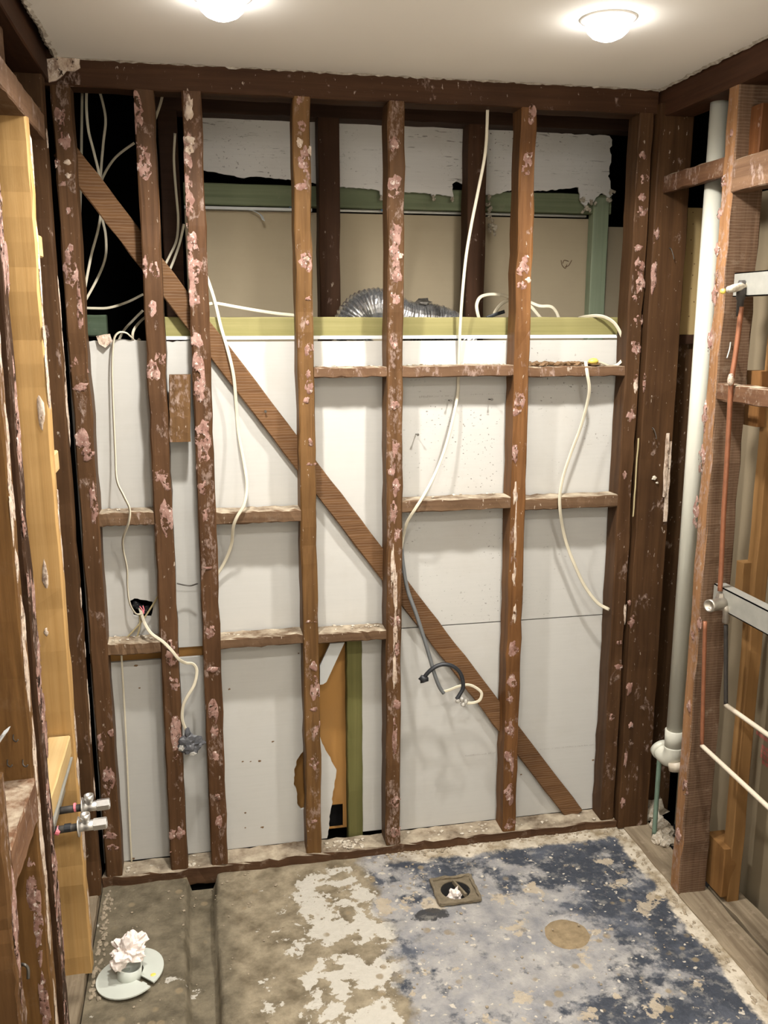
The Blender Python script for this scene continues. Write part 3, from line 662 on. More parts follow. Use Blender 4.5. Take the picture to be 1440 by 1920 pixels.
# bent nails in the broad stud
for (a, b) in ((14,1425), (43,1425), (25,1378)):
    p = at(a, b, 1, -.926); tube('bent_nail', [p, p+Vector((.002,-.012,-.004)), p+Vector((.008,-.018,-.006)), p+Vector((.012,-.018,-.002))], .0014, M['nail'], wl, 6)
p = at(38, 1812, 1, -1.0); tube('bent_nail', [at(36,1815,0,XL-.03), at(42,1808,0,XL-.01), at(52,1815,0,XL), at(53,1835,0,XL)], .003, M['nail'], wl, 6)
m = beam_mb(at(-30,1430,1,-1.0), at(12,1370,1,-1.0), (.006,0,.004), (0,.012,0), seg=3); prop(m.obj('white_offcut', M['board_white'], wl), 'white strip poking in at the left edge')

# ---- right wall
wr = empty('wall_right', (XR, -1.2, 0), kind='structure')
rpost = timber('corner_post', 1.368, 1.478, -.022, .03, .005, 2.36, M['sawn_z'], wr, 'z', label='wide dark corner post at the right', seg=40, color=(1.0,.92,.86))
r1 = timber('stud', XR, XR+.09, -.402, -.352, .005, 2.34, M['R1'], wr, 'z', label='stud beside the white waste pipe with sawn side', seg=40, jit=.0018)
r3_ = timber('stud', XR, XR+.09, -.90, -.85, .005, 2.34, M['sideR'], wr, 'z', seg=30, color=(.6,.5,.45))
for y in (-1.35, -1.8, -2.25, -2.7, -3.15): timber('stud', XR+.014, XR+.10, y, y+.05, .005, 2.34, M['sideR'], wr, 'z', seg=30)
timber('top_plate', XR-.004, XR+.09, -3.3, .03, 2.325, 2.43, M['plate_y'], wr, 'y', color=(.95,.9,.88), seg=30)
timber('bottom_plate', XR+.004, XR+.105, -3.3, .03, -.05, .006, M['plank_y'], wr, 'y', seg=60, jit=.0025, label='weathered bottom plate along the slab')
timber('plate_plank', XR+.115, XR+.20, -3.3, -.38, -.05, .004, M['plank_y'], wr, 'y', seg=40, jit=.0025)
timber('noggin', XR-.002, XR+.05, -.86, -.402, 2.060, 2.142, M['nog_yr'], wr, 'y', label='dusty noggin below the ceiling', seg=10)
timber('noggin', XR+.004, XR+.026, -.352, -.022, 2.108, 2.158, M['nog_yr'], wr, 'y', label='short noggin crossing the waste pipe', color=(.8,.7,.65), seg=8)
timber('noggin', XR+.0, XR+.045, -.86, -.402, 1.522, 1.568, M['nog_yr'], wr, 'y', label='noggin behind the copper riser', color=(.9,.8,.75), seg=10)
timber('cleat', XR+.035, XR+.075, -.452, -.404, 2.142, 2.27, M['sideR'], wr, 'z', color=(.55,.45,.38), seg=4)
def rail(y0, y1, z0, z1, label, x=XR+.03):
    m = MB(); m.box(x, x+.003, y0, y1, z0, z1); m.box(x, x+.035, y0, y1, z1-.003, z1); m.box(x, x+.035, y0, y1, z0, z0+.003)
    return prop(m.obj('metal_rail', M['galv'], wr), label)
rail(-.86, -.415, 1.796, 1.858, 'galvanised rail behind the shower outlet', XR+.018); rail(-.86, -.43, .945, 1.008, 'galvanised rail behind the shower tap', XR+.02)
# dabs on right wall timber
dabs([(1372,250,4,6),(1357,340,8,10),(1350,400,8,8),(1345,470,8,10),(1345,520,7,14),(1340,555,8,16),(1332,640,8,22),(1322,780,10,30),(1316,860,10,30),(1305,960,9,30),(1310,1170,8,14),(1300,1190,7,10),(1292,1325,9,12),(1285,1475,9,18),(1272,1565,10,16)], (0, XR), UY, UZ, -UX, .004, r1, 'pink')
dabs([(1230,440,6,16),(1226,520,7,30),(1208,718,3,20),(1180,1130,4,8),(1185,1165,8,12),(1180,1290,7,14),(1183,1360,6,8),(1173,1420,4,22),(1168,1505,6,12)], (1, -.022), UX, UZ, -UY, .003, rpost, 'pink')
m = MB(); beam_mb(at(1252,812,1,-.03), at(1245,930,1,-.03), (.0045,0,0), (0,.004,0), 8, .0015, .001, .004, m); beam_mb(at(1257,828,1,-.024), at(1247,978,1,-.026), (.006,0,0), (0,.003,0), 8, .001, .001, .002, m)
prop(m.obj('splintered_lath', M['cream'], wr), 'pale splintered lath on the corner post')
m = MB(); beam_mb(at(1197,822,1,-.024), at(1187,968,1,-.024), (.0018,0,0), (0,.002,0), 8, .0006, .0005, .002, m); m.obj('splinter', M['string'], wr)
for (a, b, r) in ((1226,896,.010),(1231,905,.004)):
    m = MB(); blob(m, at(a, b, 1, -.022), UX, UZ, -UY, r, r*.7, .008); link('plaster_dab', m.mesh(), M['rubble'], wr)
for (a, b) in ((1223,802),(1255,465)):
    p = at(a, b, 1, -.022); tube('bent_nail', [p, p+Vector((.001,-.01,-.004)), p+Vector((.006,-.014,-.02)), p+Vector((.009,-.016,-.034))], .0015, M['nail'], wr, 6)
p = at(1366, 640, 1, -.404); tube('bent_nail', [at(1370,642,1,-.404), at(1368,655,1,-.42), at(1363,672,1,-.425)], .0022, M['galv'], wr, 6)
# what stands behind the right wall
def shx(x, y0, y1, z0, z1, mat, name, label=None): 
    m = MB(); m.box(x, x+.01, y0, y1, z0, z1); return prop(m.obj(name, M[mat], wr), label)
shx(1.625, -3.3, .05, -.05, 2.1, 'beige_shaded', 'beige_board', 'beige board behind the right wall framing')
m = MB(); m.box(1.49, 1.62, .052, .06, 1.69, 2.078); prop(m.obj('yellow_sheet', M['perf'], wr), 'yellow sheet with nail holes behind the waste pipe')
m = MB()
for i in range(9): p = at(1297+random.uniform(-6,6), 400+i*24+random.uniform(-6,6), 1, .0515); blob(m, p, UX, UZ, -UY, .0022, .0022, .0004, 7)
prop(link('nail_holes', m.mesh(), M['leaf'], wr), 'dark nail holes in the yellow sheet')
timber('plank', 1.495, 1.60, .056, .09, .0, 1.68, M['sawn_z'], wr, 'z', seg=20, label='dark plank behind the waste pipe')
timber('packer', 1.46, 1.62, .04, .07, 1.66, 1.69, M['dark_x'], wr, 'x', seg=4)
py1 = timber('rear_stud', 1.512, 1.552, -.462, -.418, .0, 2.3, M['pine_or'], wr, 'z', label='orange pine stud behind the right wall', color=(1,1,1), seg=20)
timber('rear_stud', 1.505, 1.575, -.78, -.73, .0, 2.3, M['pine_or'], wr, 'z', color=(1.05,1.05,1.05), seg=20)
timber('rear_block', 1.485, 1.545, -.44, -.405, .93, 1.065, M['pine_or'], wr, 'z', seg=3, color=(.9,.9,.9)); timber('rear_block', 1.49, 1.56, -.44, -.37, 1.45, 1.60, M['pine_or'], wr, 'z', seg=3, color=(.85,.75,.7))
timber('rear_block', 1.49, 1.55, -.46, -.36, .02, .18, M['pine_or'], wr, 'z', seg=3, color=(.9,.85,.8))
m = MB()
for (r0, c0, c1) in ((.520, -.52, -.40), (.500, -.50, -.37), (.470, -.55, -.40), (.455, -.55, -.40), (.440, -.55, -.40), (.424, -.55, -.41)):
    y = c0
    while y < c1:
        wd = random.uniform(.008, .022); m.add([(1.6243, y, r0), (1.6243, min(y+wd, c1), r0), (1.6243, min(y+wd, c1), r0+.012), (1.6243, y, r0+.012)], [(0,1,2,3)]); y += wd+.003
prop(link('red_print', m.mesh(), M['inkred'], wr), 'faded red print on the beige board')

# ---- unseen white sheets added on the side walls to bounce fill light
m = MB(); m.box(XL-.012, XL+.0, -3.3, -1.45, .03, 2.39); prop(m.obj('lining_sheet', M['ceil'], wl), 'unseen white sheet added on the left wall to bounce fill light')
m = MB(); m.box(XR-.0, XR+.012, -3.3, -1.40, .01, 2.39); prop(m.obj('lining_sheet', M['ceil'], wr), 'unseen white sheet added on the left wall to bounce fill light')
# ---- wall behind the photographer
m = MB(); m.box(-.60, 1.65, -3.36, -3.3, -.05, 2.6); prop(m.obj('wall_front', M['ceil']), kind='structure')

# ================================================================== LIGHTS
def downlight(x, y, watts, label, spot=True):
    root = empty('downlight', (x, y, H), label, 'downlight', 'recessed ceiling downlights')
    lathe((x, y, H+.006), (0,0,-1), [(-.03,.0505),(0,.0505),(.006,.064),(.009,.063),(.010,.052)], 32).obj('trim_ring', M['trim'], root, smooth=True)
    lathe((x, y, H-.0035), (0,0,-1), [(0,.050),(.012,.0495),(.024,.045),(.034,.034),(.041,.018),(.043,.004)], 28).obj('diffuser', M['emit'], root, smooth=True)
    ld = bpy.data.lights.new('downlight_beam', 'SPOT'); ld.energy = watts; ld.color = LAMP_COL; ld.shadow_soft_size = .035
    ld.spot_size = math.radians(172); ld.spot_blend = 1.0
    lo = bpy.data.objects.new('downlight_beam', ld); COL.objects.link(lo); lo.location = (0, 0, -.09); lo.parent = root
    return root
downlight(*LAMPS[0], LAMP_W, 'round ceiling downlight cut by the top edge, left one'); downlight(*LAMPS[1], LAMP_W, 'round bright ceiling downlight near the right corner')
for i, c in enumerate(LAMPS_FILL): downlight(*c, LAMP_FILL_W, ('left', 'right')[i % 2]+' downlight of the '+('middle', 'rear')[i//2]+' unseen pair added to match the fill light')

# ================================================================== THINGS
FP = flatprof()
def path(lst): return [Y(*p) for p in lst]
def cable(label, lst, prof=FP, mat='cable', name='cable', group=None, up=(0,-1,0)):
    return prop(sweep(spline(path(lst), 7), prof, up=up).obj(name, M[mat], None, smooth=True), label, 'cable', group)
def lump(m, c, r, seed=0, amp=.5, sub=2, sc=(1,1,1)):
    import bmesh
    bm = bmesh.new(); bmesh.ops.create_icosphere(bm, subdivisions=sub, radius=1.0); k = len(m.v)
    for v in bm.verts:
        d = 1+amp*mnoise.noise(v.co*1.7+Vector((seed*3.7, seed, 0)))+amp*.5*mnoise.noise(v.co*4.1+Vector((seed, 0, seed)))
        m.v.append((c[0]+v.co.x*r*d*sc[0], c[1]+v.co.y*r*d*sc[1], c[2]+v.co.z*r*d*sc[2]))
    for f in bm.faces: m.f.append(tuple(k+v.index for v in f.verts))
    bm.free(); return m

# ---- cables hanging in the frame
c1 = cable('white cable dropping from the sheet top to the switch hole', [(262,636,.13),(256,641,.10),(246,632,.074),(236,624,.066),(222,624,.060),(213,640,.058),(210,690,.058),(212,760,.055),(216,850,.045),(219,900,.025),(232,930,.004),(243,955,-.006),(241,980,-.006),(231,1008,.02),(231,1030,.04),(238,1065,.05),(239,1100,.055),(243,1130,.05),(254,1150,.05),(266,1151,.062)])
c2 = cable('white cable running from the switch hole to a taped end', [(262,1140,.09),(266,1153,.06),(272,1170,.02),(284,1188,-.006),(305,1203,-.012),(322,1220,-.014),(335,1236,-.008),(348,1243,.01),(362,1245,.012),(369,1258,.01),(364,1284,.004),(350,1308,.0),(343,1325,.0),(342,1350,.0),(350,1372,.0)])
m = MB(); p = Y(352,1378,.0); lump(m, p+Vector((0,0,.008)), .012, 2, .3, 2, (.8,.8,1.4)); p = Y(357,1397,.0); lump(m, p, .031, 5, .75, 3, (1.1,.45,.85))
link('tape_wrap', m.mesh(), M['tape'], c2)
m = MB(); lump(m, Y(340,1403,-.01), .009, 1, .4, 2); lump(m, Y(361,1413,-.01), .009, 3, .4, 2, (1.4,.6,.8)); link('wire_end', m.mesh(), M['clear'], c2)
cable('thin cable standing in the lower left bay', [(227,1215,.06),(229,1250,.055),(233,1320,.06),(238,1420,.066),(243,1540,.068),(247,1618,.07)], [(a*.6, b*.6) for a, b in FP])
cable('white cable swinging across the brace in the second wide bay', [(372,490,.10),(386,515,.085),(402,562,.07),(414,612,.06),(428,660,.04),(438,705,.04),(443,760,.05),(447,810,.05),(458,870,.03),(463,910,.012),(458,945,-.006),(444,970,-.008),(437,990,.004),(434,1020,.03),(422,1052,.05),(405,1080,.06),(390,1096,.065)])
cable('white cable lying along the treated rail', [(372,576,.088),(385,572,.084),(405,569,.086),(440,575,.088),(480,582,.09),(520,588,.094),(556,592,.10),(580,598,.12)])
cable('long white cable hanging from the top plate', [(914,188,.045),(914,210,.045),(910,285,.045),(896,360,.045),(884,420,.045),(874,480,.045),(867,550,.05),(863,610,.06),(861,660,.068),(860,690,.0755),(859,715,.0755),(858,740,.068),(848,790,.05),(833,845,.035),(815,890,.02),(795,928,-.004),(778,955,-.008),(763,980,.012),(756,1005,.035),(752,1030,.04)])
cg = cable('thick grey cable with a stripped white end beside the middle stud', [(752,1020,.045),(756,1060,.04),(764,1105,.03),(780,1150,.015),(793,1190,.005),(805,1230,-.004),(815,1265,-.01),(824,1288,-.012),(832,1300,-.014)], circ(.0062, 12), 'cable_grey')
m = sweep(spline(path([(830,1297,-.013),(842,1294,-.016),(860,1287,-.02),(878,1284,-.025),(893,1290,-.03),(903,1300,-.035),(899,1313,-.035),(886,1318,-.03),(872,1318,-.03)]), 7), FP); m.obj('stripped_core', M['cable'], cg, smooth=True)
m = MB()
for i, (a, b) in enumerate(((858,1314),(866,1311),(873,1316),(868,1321))): lump(m, Y(a, b, -.03), .008, i+3, .4, 2)
link('clear_connector', m.mesh(), M['clear'], cg, smooth=True)
cb = cable('short black cable loop with a taped end', [(792,1276,-.006),(800,1264,-.01),(812,1253,-.014),(828,1246,-.016),(846,1248,-.018),(860,1258,-.02),(867,1273,-.022),(868,1290,-.024),(862,1302,-.026),(856,1311,-.028)], circ(.0066, 12), 'cable_black')
m = MB(); lump(m, Y(795,1273,-.008), .014, 4, .45, 2, (1.2,.8,.9)); link('taped_end', m.mesh(), M['cable_black'], cb, smooth=True)
cr = cable('white cable curling over the right end of the rail', [(1085,597,.15),(1098,594,.12),(1118,592,.085),(1135,595,.07),(1152,606,.055),(1164,626,.045),(1171,648,.04),(1170,668,.038),(1160,682,.036),(1146,687,.034),(1130,681,.026),(1120,678,.016)], flatprof(.0055,.003))
m = MB(); lump(m, Y(1112,677,.012), .0125, 8, .3, 2, (1.35,.9,.75)); prop(link('yellow_connector', m.mesh(), M['yellow'], cr, smooth=True), 'yellow wire connector')
cable('white cable trailing down the right bay', [(1098,678,.02),(1101,700,-.004),(1105,728,.0),(1101,756,.012),(1089,800,.02),(1072,845,.015),(1057,890,.005),(1050,925,-.006),(1050,955,-.006),(1055,990,.01),(1064,1025,.02),(1080,1065,.02),(1097,1100,.02),(1120,1130,.016),(1142,1143,.01)], flatprof(.0058,.003))
# inside the dark left bay
VC = [('left pale cable in the dark bay', [(163,150,.2),(162,200,.2),(166,245,.2),(176,285,.2),(186,330,.2),(190,385,.2),(184,430,.2),(172,475,.2),(163,520,.18),(156,560,.14)]),
 ('pale cable bowing right in the dark bay', [(183,160,.26),(192,190,.26),(198,225,.26),(194,265,.26),(190,310,.26),(188,350,.26),(190,400,.26),(198,440,.26),(198,480,.26),(186,515,.24),(162,560,.2),(150,575,.16)]),
 ('dim straight cable behind the brace', [(154,175,.32),(153,250,.32),(152,330,.32),(150,400,.32),(150,470,.32)]),
 ('pale cable curving down from the second stud', [(252,268,.3),(232,282,.3),(214,298,.3),(198,322,.3),(189,345,.28),(182,390,.28)]),
 ('low pale cable crossing the dark bay', [(150,577,.2),(175,578,.2),(205,577,.22),(240,566,.26),(268,552,.3)]),
 ('short pale cable rising between the studs at the top', [(308,160,.2),(302,190,.2),(292,220,.22),(282,245,.24)]),
 ('thin cable beside the dark old stud', [(328,250,.3),(326,300,.3),(330,360,.3),(334,410,.3),(331,450,.3),(318,480,.28),(305,505,.26)]),
 ('second thin cable beside the dark old stud', [(345,420,.28),(337,455,.28),(325,490,.26),(312,520,.24)]),
 ('cable end standing up at the sheet top', [(249,640,.10),(249,625,.09),(255,612,.10),(268,598,.16),(280,590,.25)]),
 ('dim cable sagging low in the dark bay', [(268,582,.3),(250,600,.3),(232,620,.26),(222,640,.2)])]
for lb, pts in VC: cable(lb, pts, [(a*.8, b*.8) for a, b in FP])
# by the duct
for lb, pts in (('white cable loop right of the foil duct', [(899,600,.16),(895,585,.16),(894,570,.17),(901,557,.18),(918,552,.19),(940,553,.19),(958,558,.19)]),
 ('white cable arching behind the orange stud', [(924,596,.2),(930,582,.2),(940,570,.2),(955,562,.2),(975,560,.2),(996,568,.2),(1012,574,.19),(1032,575,.18),(1042,584,.18),(1049,600,.18)]),
 ('short white cable right of the orange stud', [(985,566,.17),(998,578,.17),(1008,590,.17),(1018,602,.17)]),
 ('dark wire tail by the duct', [(912,596,.18),(928,590,.18),(946,584,.18)])):
    cable(lb, pts, flatprof(.0055,.003), 'cable_black' if 'dark' in lb else 'cable')
# switch hole contents
m = MB(); q = Y(265,1140,.10)
for i in range(7): lump(m, (q.x+random.uniform(-.025,.025), .098+random.uniform(0,.01), q.z+random.uniform(-.014,.016)), .010, i, .6, 2)
sb = prop(link('switch_bracket', m.mesh(), M['cable_black']), 'crushed black switch bracket inside the ragged hole', 'bracket')
m = MB(); sweep(spline(path([(262,1137,.085),(266,1142,.075),(270,1150,.07)]), 4), circ(.0016,6), m); sweep(spline(path([(268,1136,.085),(270,1144,.075),(268,1152,.07)]), 4), circ(.0016,6), m); link('red_wire', m.mesh(), M['pinktape'], sb)
for lb, pts in (('bent stay leaning from the switch hole to the stud', [(298,1115,.05),(284,1138,.055),(268,1162,.058),(248,1185,.062),(230,1203,.066)]), ('thin stay under the switch hole', [(262,1152,.066),(262,1175,.062),(256,1198,.066)])):
    cable(lb, pts, [(a*.55, b*.7) for a, b in FP], 'string')
prop(tube('twig_wire', path([(332,1094,.03),(345,1097,.04),(358,1098,.04),(371,1094,.03)]), .0022, M['nail'], None, 6), 'dark wire spanning two studs', 'wire')

# ---- foil duct on the rail
dp = []
for i in range(19):
    t = math.pi - i/18*math.pi*.62; dp.append(Vector((.565+.075*math.cos(t), .25, 1.700+.072*math.sin(t))))
for q in ((.64,.252,1.742),(.69,.255,1.728),(.74,.257,1.724),(.79,.262,1.712),(.835,.27,1.690),(.87,.28,1.66)): dp.append(Vector(q))
dp = [Vector((.49,.25,1.60))] + dp; dp = spline(dp, 8)
acc = [0.0]
for a_, b_ in zip(dp[:-1], dp[1:]): acc.append(acc[-1]+(b_-a_).length)
rs = []; nn = int(acc[-1]/.0042); jx = 0
for i in range(nn+1):
    t_ = acc[-1]*i/nn
    while jx < len(acc)-2 and acc[jx+1] < t_: jx += 1
    f_ = (t_-acc[jx])/max(1e-9, acc[jx+1]-acc[jx]); rs.append(dp[jx].lerp(dp[jx+1], f_))
dp = rs
m = MB(); n = 28; prev = Vector((0,-1,0)); K = 0
tot = len(dp)
for i, p in enumerate(dp):
    t = (dp[min(i+1, tot-1)]-dp[max(i-1, 0)]).normalized(); u = prev-t*prev.dot(t); u.normalize(); prev = u; sd = t.cross(u)
    flare = 1-.12*max(0, (i/tot-.82)/.18)
    r = (.066 if i % 2 else .0622)*flare
    for j in range(n):
        a = 2*math.pi*j/n; rr = r*(1+.05*mnoise.noise(Vector((p.x*30, a*2.2, i*.5))))
        m.v.append(tuple(p+sd*(rr*math.cos(a))+u*(rr*math.sin(a))))
for i in range(tot-1):
    for j in range(n): b = i*n; m.f.append((b+j, b+(j+1) % n, b+n+(j+1) % n, b+n+j))
dct = prop(m.obj('foil_duct', M['foil']), 'bent silver foil flexible duct lying behind the treated rail', 'duct')
m = MB(); lump(m, (.715,.235,1.792), .02, 3, .6, 2, (1.3,.8,.6)); link('torn_patch', m.mesh(), M['nail'], dct)

# ---- scraps and crumbs on the ledges
m = MB()
for i in range(54):
    x = random.uniform(1.0, 1.24)+.0; r = random.uniform(.005, .013); lump(m, (x, random.uniform(.012,.07), 1.598+r*.4), r, i, .8, 1, (1.3,1,.6))
prop(m.obj('dry_scraps', M['leaf']), 'brown dry scraps heaped on the right upper noggin', 'debris', kind='stuff')
m = MB()
for (x0, x1, z, n) in ((.34,.55,1.600,22),(.60,.945,1.602,40),(.04,.28,.786,9),(.345,.54,.783,16),(-.29,-.15,.795,12),(.61,.92,1.193,9),(-.29,-.15,1.193,6)):
    for i in range(n): r = random.uniform(.0012, .005); lump(m, (random.uniform(x0,x1), random.uniform(.03,.072), z+r*.3), r, i, .6, 1, (1.3,1,.5))
for (x0, x1, n) in ((-.13,-.06,16),(.35,.48,40),(.62,.93,20),(1.0,1.3,10),(-.3,-.16,8)):
    for i in range(n): r = random.uniform(.002, .007); lump(m, (random.uniform(x0,x1), random.uniform(.005,.07), .030+r*.3), r, i, .6, 1, (1.3,1,.7))
prop(m.obj('plaster_crumbs', M['rubble']), 'white plaster crumbs lying on the noggins and bottom plate', 'debris', kind='stuff')
m = MB()
for i in range(260):
    y = -random.random()**1.5*.9; x = random.uniform(-.33, 1.37); r = random.uniform(.0012, .0042)
    if abs(x-.717) < .06 and abs(y+.245) < .06: continue
    lump(m, (x, y-.01, r*.3+.001-(.047 if -.09 < x < -.015 else 0)), r, i, .5, 1, (1.2,1.2,.6))
for i in range(120):
    r = random.uniform(.0015, .005); lump(m, (random.uniform(.55,1.36), -.004-abs(random.gauss(0,.014)), r*.3), r, i, .5, 1, (1.5,1.2,.6))
for i in range(90):
    r = random.uniform(.0015, .005); lump(m, (1.372-abs(random.gauss(0,.014)), random.uniform(-.85,-.02), r*.3), r, i, .5, 1, (1.2,1.6,.6))
for i in range(110):
    r = random.uniform(.002, .006); lump(m, (-.345+abs(random.gauss(0,.012)), random.uniform(-.5,-.02), r*.3), r, i, .5, 1, (1.2,1.6,.6))
prop(m.obj('floor_grit', M['grit']), 'fine grit and plaster crumbs strewn over the slab', 'debris', kind='stuff')

# ---- floor waste, filled hole, broken pipe collar
fw = empty('floor_waste', (.717,-.245,0), 'square floor waste opening in the blue grey membrane', 'floor drain')
cx, cy = .717, -.245
sq = ragged([(cx-.066,cy-.064),(cx+.062,cy-.062),(cx+.066,cy+.060),(cx-.062,cy+.062),(cx-.066,cy-.064)], .002, .012)[:-1]
sheet_mb(sq, [[(cx+.046*math.cos(a*math.pi/12), cy+.046*math.sin(a*math.pi/12)) for a in range(24)]], lambda u, v, t: (u, v, .002+t), .005).obj('bedding_frame', M['bed'], fw)
m = MB()
for (a, b) in (((-.064,-.062),(.062,-.062)),((.062,-.062),(.064,.060)),((.064,.060),(-.062,.062)),((-.062,.062),(-.064,-.062))):
    beam_mb((cx+a[0],cy+a[1],.009), (cx+b[0],cy+b[1],.009), (0,.005,0) if a[1] == b[1] or abs(a[1]-b[1]) < .01 else (.005,0,0), (0,0,.005), 8, .0018, .002, 0, m)
m.obj('rim', M['bed'], fw)
lathe((cx,cy,.004), (0,0,-1), [(0,.0465),(.0,.0455),(.075,.044),(.076,.001)], 24, cap=False).obj('pipe_well', M['void'], fw, smooth=True)  # near-black colour paints the shade down the well
m = MB(); lump(m, (cx-.006,cy-.014,-.008), .027, 4, .6, 3, (.8,.7,1.0)); m.obj('crumpled_plug', M['paper'], fw)
beam_mb((cx+.004,cy+.038,.010), (cx+.026,cy-.030,.004), (.004,0,0), (0,0,.006), 5, .001, .001).obj('divider', M['bed'], fw)
hp = MB(); n = 40; hp.v.append((.982,-.493,-.0038))
for f, z in ((.5,-.0035),(.92,-.0032),(1.0,-.006)):
    for i in range(n): t = 2*math.pi*i/n; rr = f*.066*(1+.05*mnoise.noise(Vector((math.cos(t)*2, math.sin(t)*2, 3)))); hp.v.append((.982+rr*math.cos(t), -.493+rr*math.sin(t), z+random.uniform(-.0006,.0006)))
for i in range(n):
    j = (i+1) % n; hp.f.append((0, 1+i, 1+j))
    for r in range(2): a = 1+r*n; hp.f.append((a+i, a+n+i, a+n+j, a+j))
prop(link('filled_pipe_hole', hp.mesh(), M['patch'], None, smooth=True), 'round brown concrete filled hole in the slab', 'floor patch')

pc = empty('pipe_collar', (-.254,-.44,0), 'broken white pipe collar on the slab', 'pipe collar')
def seg(a0, a1, ri, ro, c, tilt, name, z=.004):
    pts = [(ro*math.cos(a0+(a1-a0)*i/24), ro*math.sin(a0+(a1-a0)*i/24)*1.0) for i in range(25)] + [(ri*math.cos(a1+(a0-a1)*i/24), ri*math.sin(a1+(a0-a1)*i/24)) for i in range(25)]
    R_ = Matrix.Rotation(tilt[0], 3, 'X') @ Matrix.Rotation(tilt[1], 3, 'Y')
    return sheet_mb(pts, [], lambda u, v, t: Vector(c)+R_ @ Vector((u, v, z+t)), .004).obj(name, M['pvc_grey'], pc)
D_ = math.radians
seg(D_(85), D_(318), .026, .083, (-.250,-.440,.006), (0,-.06), 'collar_half'); seg(D_(-45), D_(72), .030, .084, (-.240,-.420,.006), (.05,-.08), 'collar_half')
m = MB(); beam_mb((-.226,-.492,.008), (-.205,-.470,.009), (.006,-.006,0), (0,0,.002), 3, .001, .001, 0, m); m.obj('broken_tab', M['pvc_grey'], pc)
lathe((-.250,-.435,-.01), (.12,-.05,1), [(0,.032),(.055,.032),(.055,.028),(.01,.028)], 24).obj('pipe_stub', M['pvc_grey'], pc, smooth=True)
m = MB(); lump(m, (-.222,-.405,.012), .006, 1, .1, 2, (1,1,.5)); m.obj('screw_cap', M['nail'], pc); m = MB(); lump(m, (-.183,-.452,.016), .007, 1, .05, 2, (1.2,1,.4)); m.obj('screw_cap', M['yellow'], pc)
m = MB(); lump(m, (-.247,-.428,.083), .034, 6, .85, 4, (1.1,.9,.85)); lump(m, (-.228,-.42,.097), .024, 9, .9, 4); lump(m, (-.268,-.44,.070), .022, 2, .9, 3)
prop(m.obj('crumpled_paper', M['paper']), 'crumpled white paper stuffed in the pipe stub on the slab', 'paper')

# ---- water valves on the left wall
def valve(y, z, label):
    v = empty('water_valve', (XL, y, z), label, 'valve')
    x0 = -.405
    lathe((x0,y,z-.004), (1,0,.05), [(0,.009),(.095,.009)], 14).obj('pipe', M['blackened'], v, smooth=True)
    lathe((-.322,y,z), (1,0,.05), [(0,.009),(.001,.024),(.003,.024),(.004,.012)], 18).obj('flange', M['chrome'], v, smooth=True)
    lathe((-.320,y,z), (1,0,.05), [(0,.012),(.034,.012),(.036,.010)], 16).obj('body', M['chrome'], v, smooth=True)
    lathe((-.286,y,z+.002), (1,0,.05), [(0,.0145),(.028,.0145),(.030,.013),(.030,.009),(.022,.009)], 6).obj('hex_nut', M['chrome'], v)
    lathe((-.304,y,z+.006), (0,0,1), [(0,.009),(.012,.009),(.013,.0115),(.026,.0115),(.026,.008),(.022,.008)], 16).obj('stem', M['chrome'], v, smooth=True)
    return v
v1 = valve(-.525, .567, 'chrome water valve nearer the back wall'); v2 = valve(-.605, .562, 'chrome water valve nearer the camera with pink tape')
m = MB(); lathe((-.352,-.605,.562), (1,0,.05), [(0,.0105),(.014,.0105)], 12, m); m.obj('black_wrap', M['cable_black'], v2)
m = MB(); lathe((-.372,-.605,.560), (1,0,-.5), [(0,.0108),(.010,.0108)], 12, m); m.obj('pink_tape', M['pinktape'], v2); m = lathe((-.340,-.525,.569), (1,0,.1), [(0,.0112),(.005,.0112)], 12); m.obj('pink_tape', M['pinktape'], v1)
tube('string_loop', [(-.375,-.535,.578),(-.380,-.565,.575),(-.381,-.590,.555),(-.372,-.604,.550)], .0016, M['string'], v2, 6)

# ---- pipes on the right wall
wp = empty('waste_pipe', (1.445,-.21,.40), 'tall white plastic waste pipe in the right wall', 'pipe')
q = at(1327,520,0,1.447); wy = q.y
lathe((1.447,wy,.40), (0,0,1), [(0,.0265),(1.94,.0265)], 28).obj('pipe', M['pvc'], wp, smooth=True)
lathe((1.447,wy,.395), (0,0,1), [(0,.030),(.06,.031),(.062,.027)], 28).obj('socket', M['pvc'], wp, smooth=True)
el = [Vector((1.447,wy,.40)), Vector((1.447,wy,.375)), Vector((1.444,wy+.012,.356)), Vector((1.440,wy+.035,.352)), Vector((1.437,wy+.06,.362))]
sweep(spline(el, 5), circ(.031, 20)).obj('bend', M['pvc'], wp, smooth=True)
lathe((1.437,wy+.050,.358), (-.05,1,.4), [(0,.034),(.018,.034),(.018,.026)], 24).obj('bend_collar', M['pvc'], wp, smooth=True)
lathe((1.450,wy-.012,.352), (.1,-.25,-1), [(0,.026),(.028,.025),(.028,.021),(.005,.021)], 20).obj('broken_branch', M['yellow'] if False else M['pipe_cream'], wp, smooth=True)
prop(tube('green_pipe', [Vector((1.462,-.10,.36)), Vector((1.462,-.10,.2)), Vector((1.462,-.10,.01))], .008, M['hose_green'], None, 10), 'thin green pipe below the waste pipe bend', 'pipe')
cp = tube('copper_pipe', [at(1390,575,1,-.47), at(1385,620,1,-.47), at(1379,665,1,-.472), at(1371,720,1,-.475), at(1367,790,1,-.472), at(1362,880,1,-.47), at(1357,960,1,-.47), at(1353,1050,1,-.47), at(1350,1108,1,-.47)], .0068, M['copper'])
prop(cp, 'vertical copper riser between the shower tap and the outlet', 'pipe')
m = MB(); lump(m, at(1370,712,1,-.484), .011, 3, .3, 2, (.8,.8,1.5)); link('sealant_dab', m.mesh(), M['cream'], cp, smooth=True)
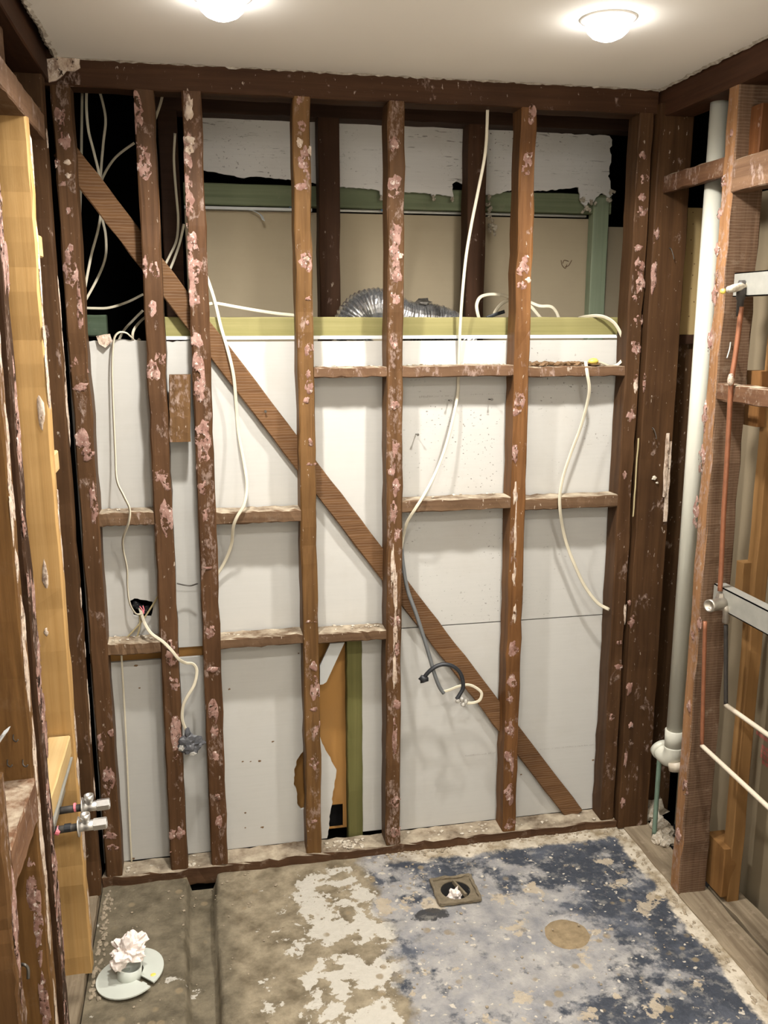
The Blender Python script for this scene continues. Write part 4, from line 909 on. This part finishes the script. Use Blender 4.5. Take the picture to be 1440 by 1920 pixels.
so = empty('shower_outlet', tuple(at(1392,545,1,-.46)), 'plastered shower outlet elbow on the upper metal rail', 'fitting')
o0 = at(1392,540,1,-.46)
lathe(at(1402,534,1,-.46), at(1358,545,1,-.49)-at(1402,534,1,-.46), [(0,.010),(.055,.0105),(.065,.009),(.074,.009)], 16).obj('outlet', M['rubble'], so, smooth=True)
lathe(at(1357,546,1,-.49), (-1,-.3,-.1), [(0,.007),(.006,.007)], 10).obj('plug', M['yellow'], so, smooth=True)
lathe(at(1391,530,1,-.465), (0,0,-1), [(-.006,.008),(.006,.012),(.04,.012),(.045,.009),(.085,.0085)], 16).obj('elbow', M['blackened'], so, smooth=True)
st = empty('shower_tap', tuple(at(1352,1132,1,-.48)), 'bare metal shower tap body on the lower metal rail', 'tap')
b0 = at(1356,1131,1,-.49); b1_ = at(1308,1140,1,-.53)
lathe(b0, b1_-b0, [(-.01,.014),(.02,.0165),(.046,.0165),(.05,.0175),(.062,.0175),(.062,.013),(.05,.013)], 22).obj('tap_body', M['brass'], st, smooth=True)
lathe(at(1350,1120,1,-.475), (0,0,-1), [(-.012,.010),(0,.013),(.010,.013),(.012,.011),(.030,.012)], 6).obj('top_nut', M['brass'], st)
tube('side_arm', [at(1352,1133,1,-.49), at(1360,1141,1,-.50), at(1362,1150,1,-.50), at(1361,1166,1,-.49)], .010, M['brass'], st)
m = MB(); lump(m, at(1353,1134,1,-.49), .017, 2, .15, 2); m.obj('hub', M['brass'], st, smooth=True)
for (lb, a, b, x) in (('left', (1322,1165), (1316,1398), None), ('right', (1361,1172), (1361,1322), None)):
    pa, pb = at(*a, 1, -.46 if lb == 'left' else -.47), at(*b, 1, -.46 if lb == 'left' else -.47)
    prop(tube('feed_pipe', [pa, (pa+pb)/2, pb], .006, M['copper'] if lb == 'left' else M['blackened'], None, 10), lb+' thin feed pipe dropping from the shower tap', 'pipe')
    e = at(1440, 1513 if lb == 'left' else 1378, 0, pb.x); dirv = (e-pb)
    w_ = tube('water_pipe', [pb, pb+dirv*.4, pb+dirv*1.8], .0068, M['pipe_cream'], None, 12); prop(w_, ('lower', 'upper')[lb != 'left']+' cream water pipe running towards the camera', 'pipe')

# ---- rubble at the foot of the waste pipe
for i, (a, b, r) in enumerate(((1226,1518,.034),(1238,1532,.020),(1230,1545,.018),(1245,1548,.022),(1252,1560,.018),(1240,1566,.016),(1258,1574,.014),(1232,1573,.014),(1246,1580,.012),(1262,1552,.016),(1255,1540,.016))):
    r *= 1.25; p = at(a, b, 2, .01+r*.5); m = MB(); lump(m, (0,0,0), r, i*3+1, .8, 2, (1,1,.75)); o = m.obj('plaster_chunk', M['rubble'])
    o.location = (min(max(p.x, 1.40), 1.52), p.y, .006+r*.55)
    prop(o, 'small broken plaster chunk heaped at the foot of the waste pipe' if i else 'largest pale plaster chunk at the back of the rubble heap', 'rubble', 'plaster rubble below the waste pipe')
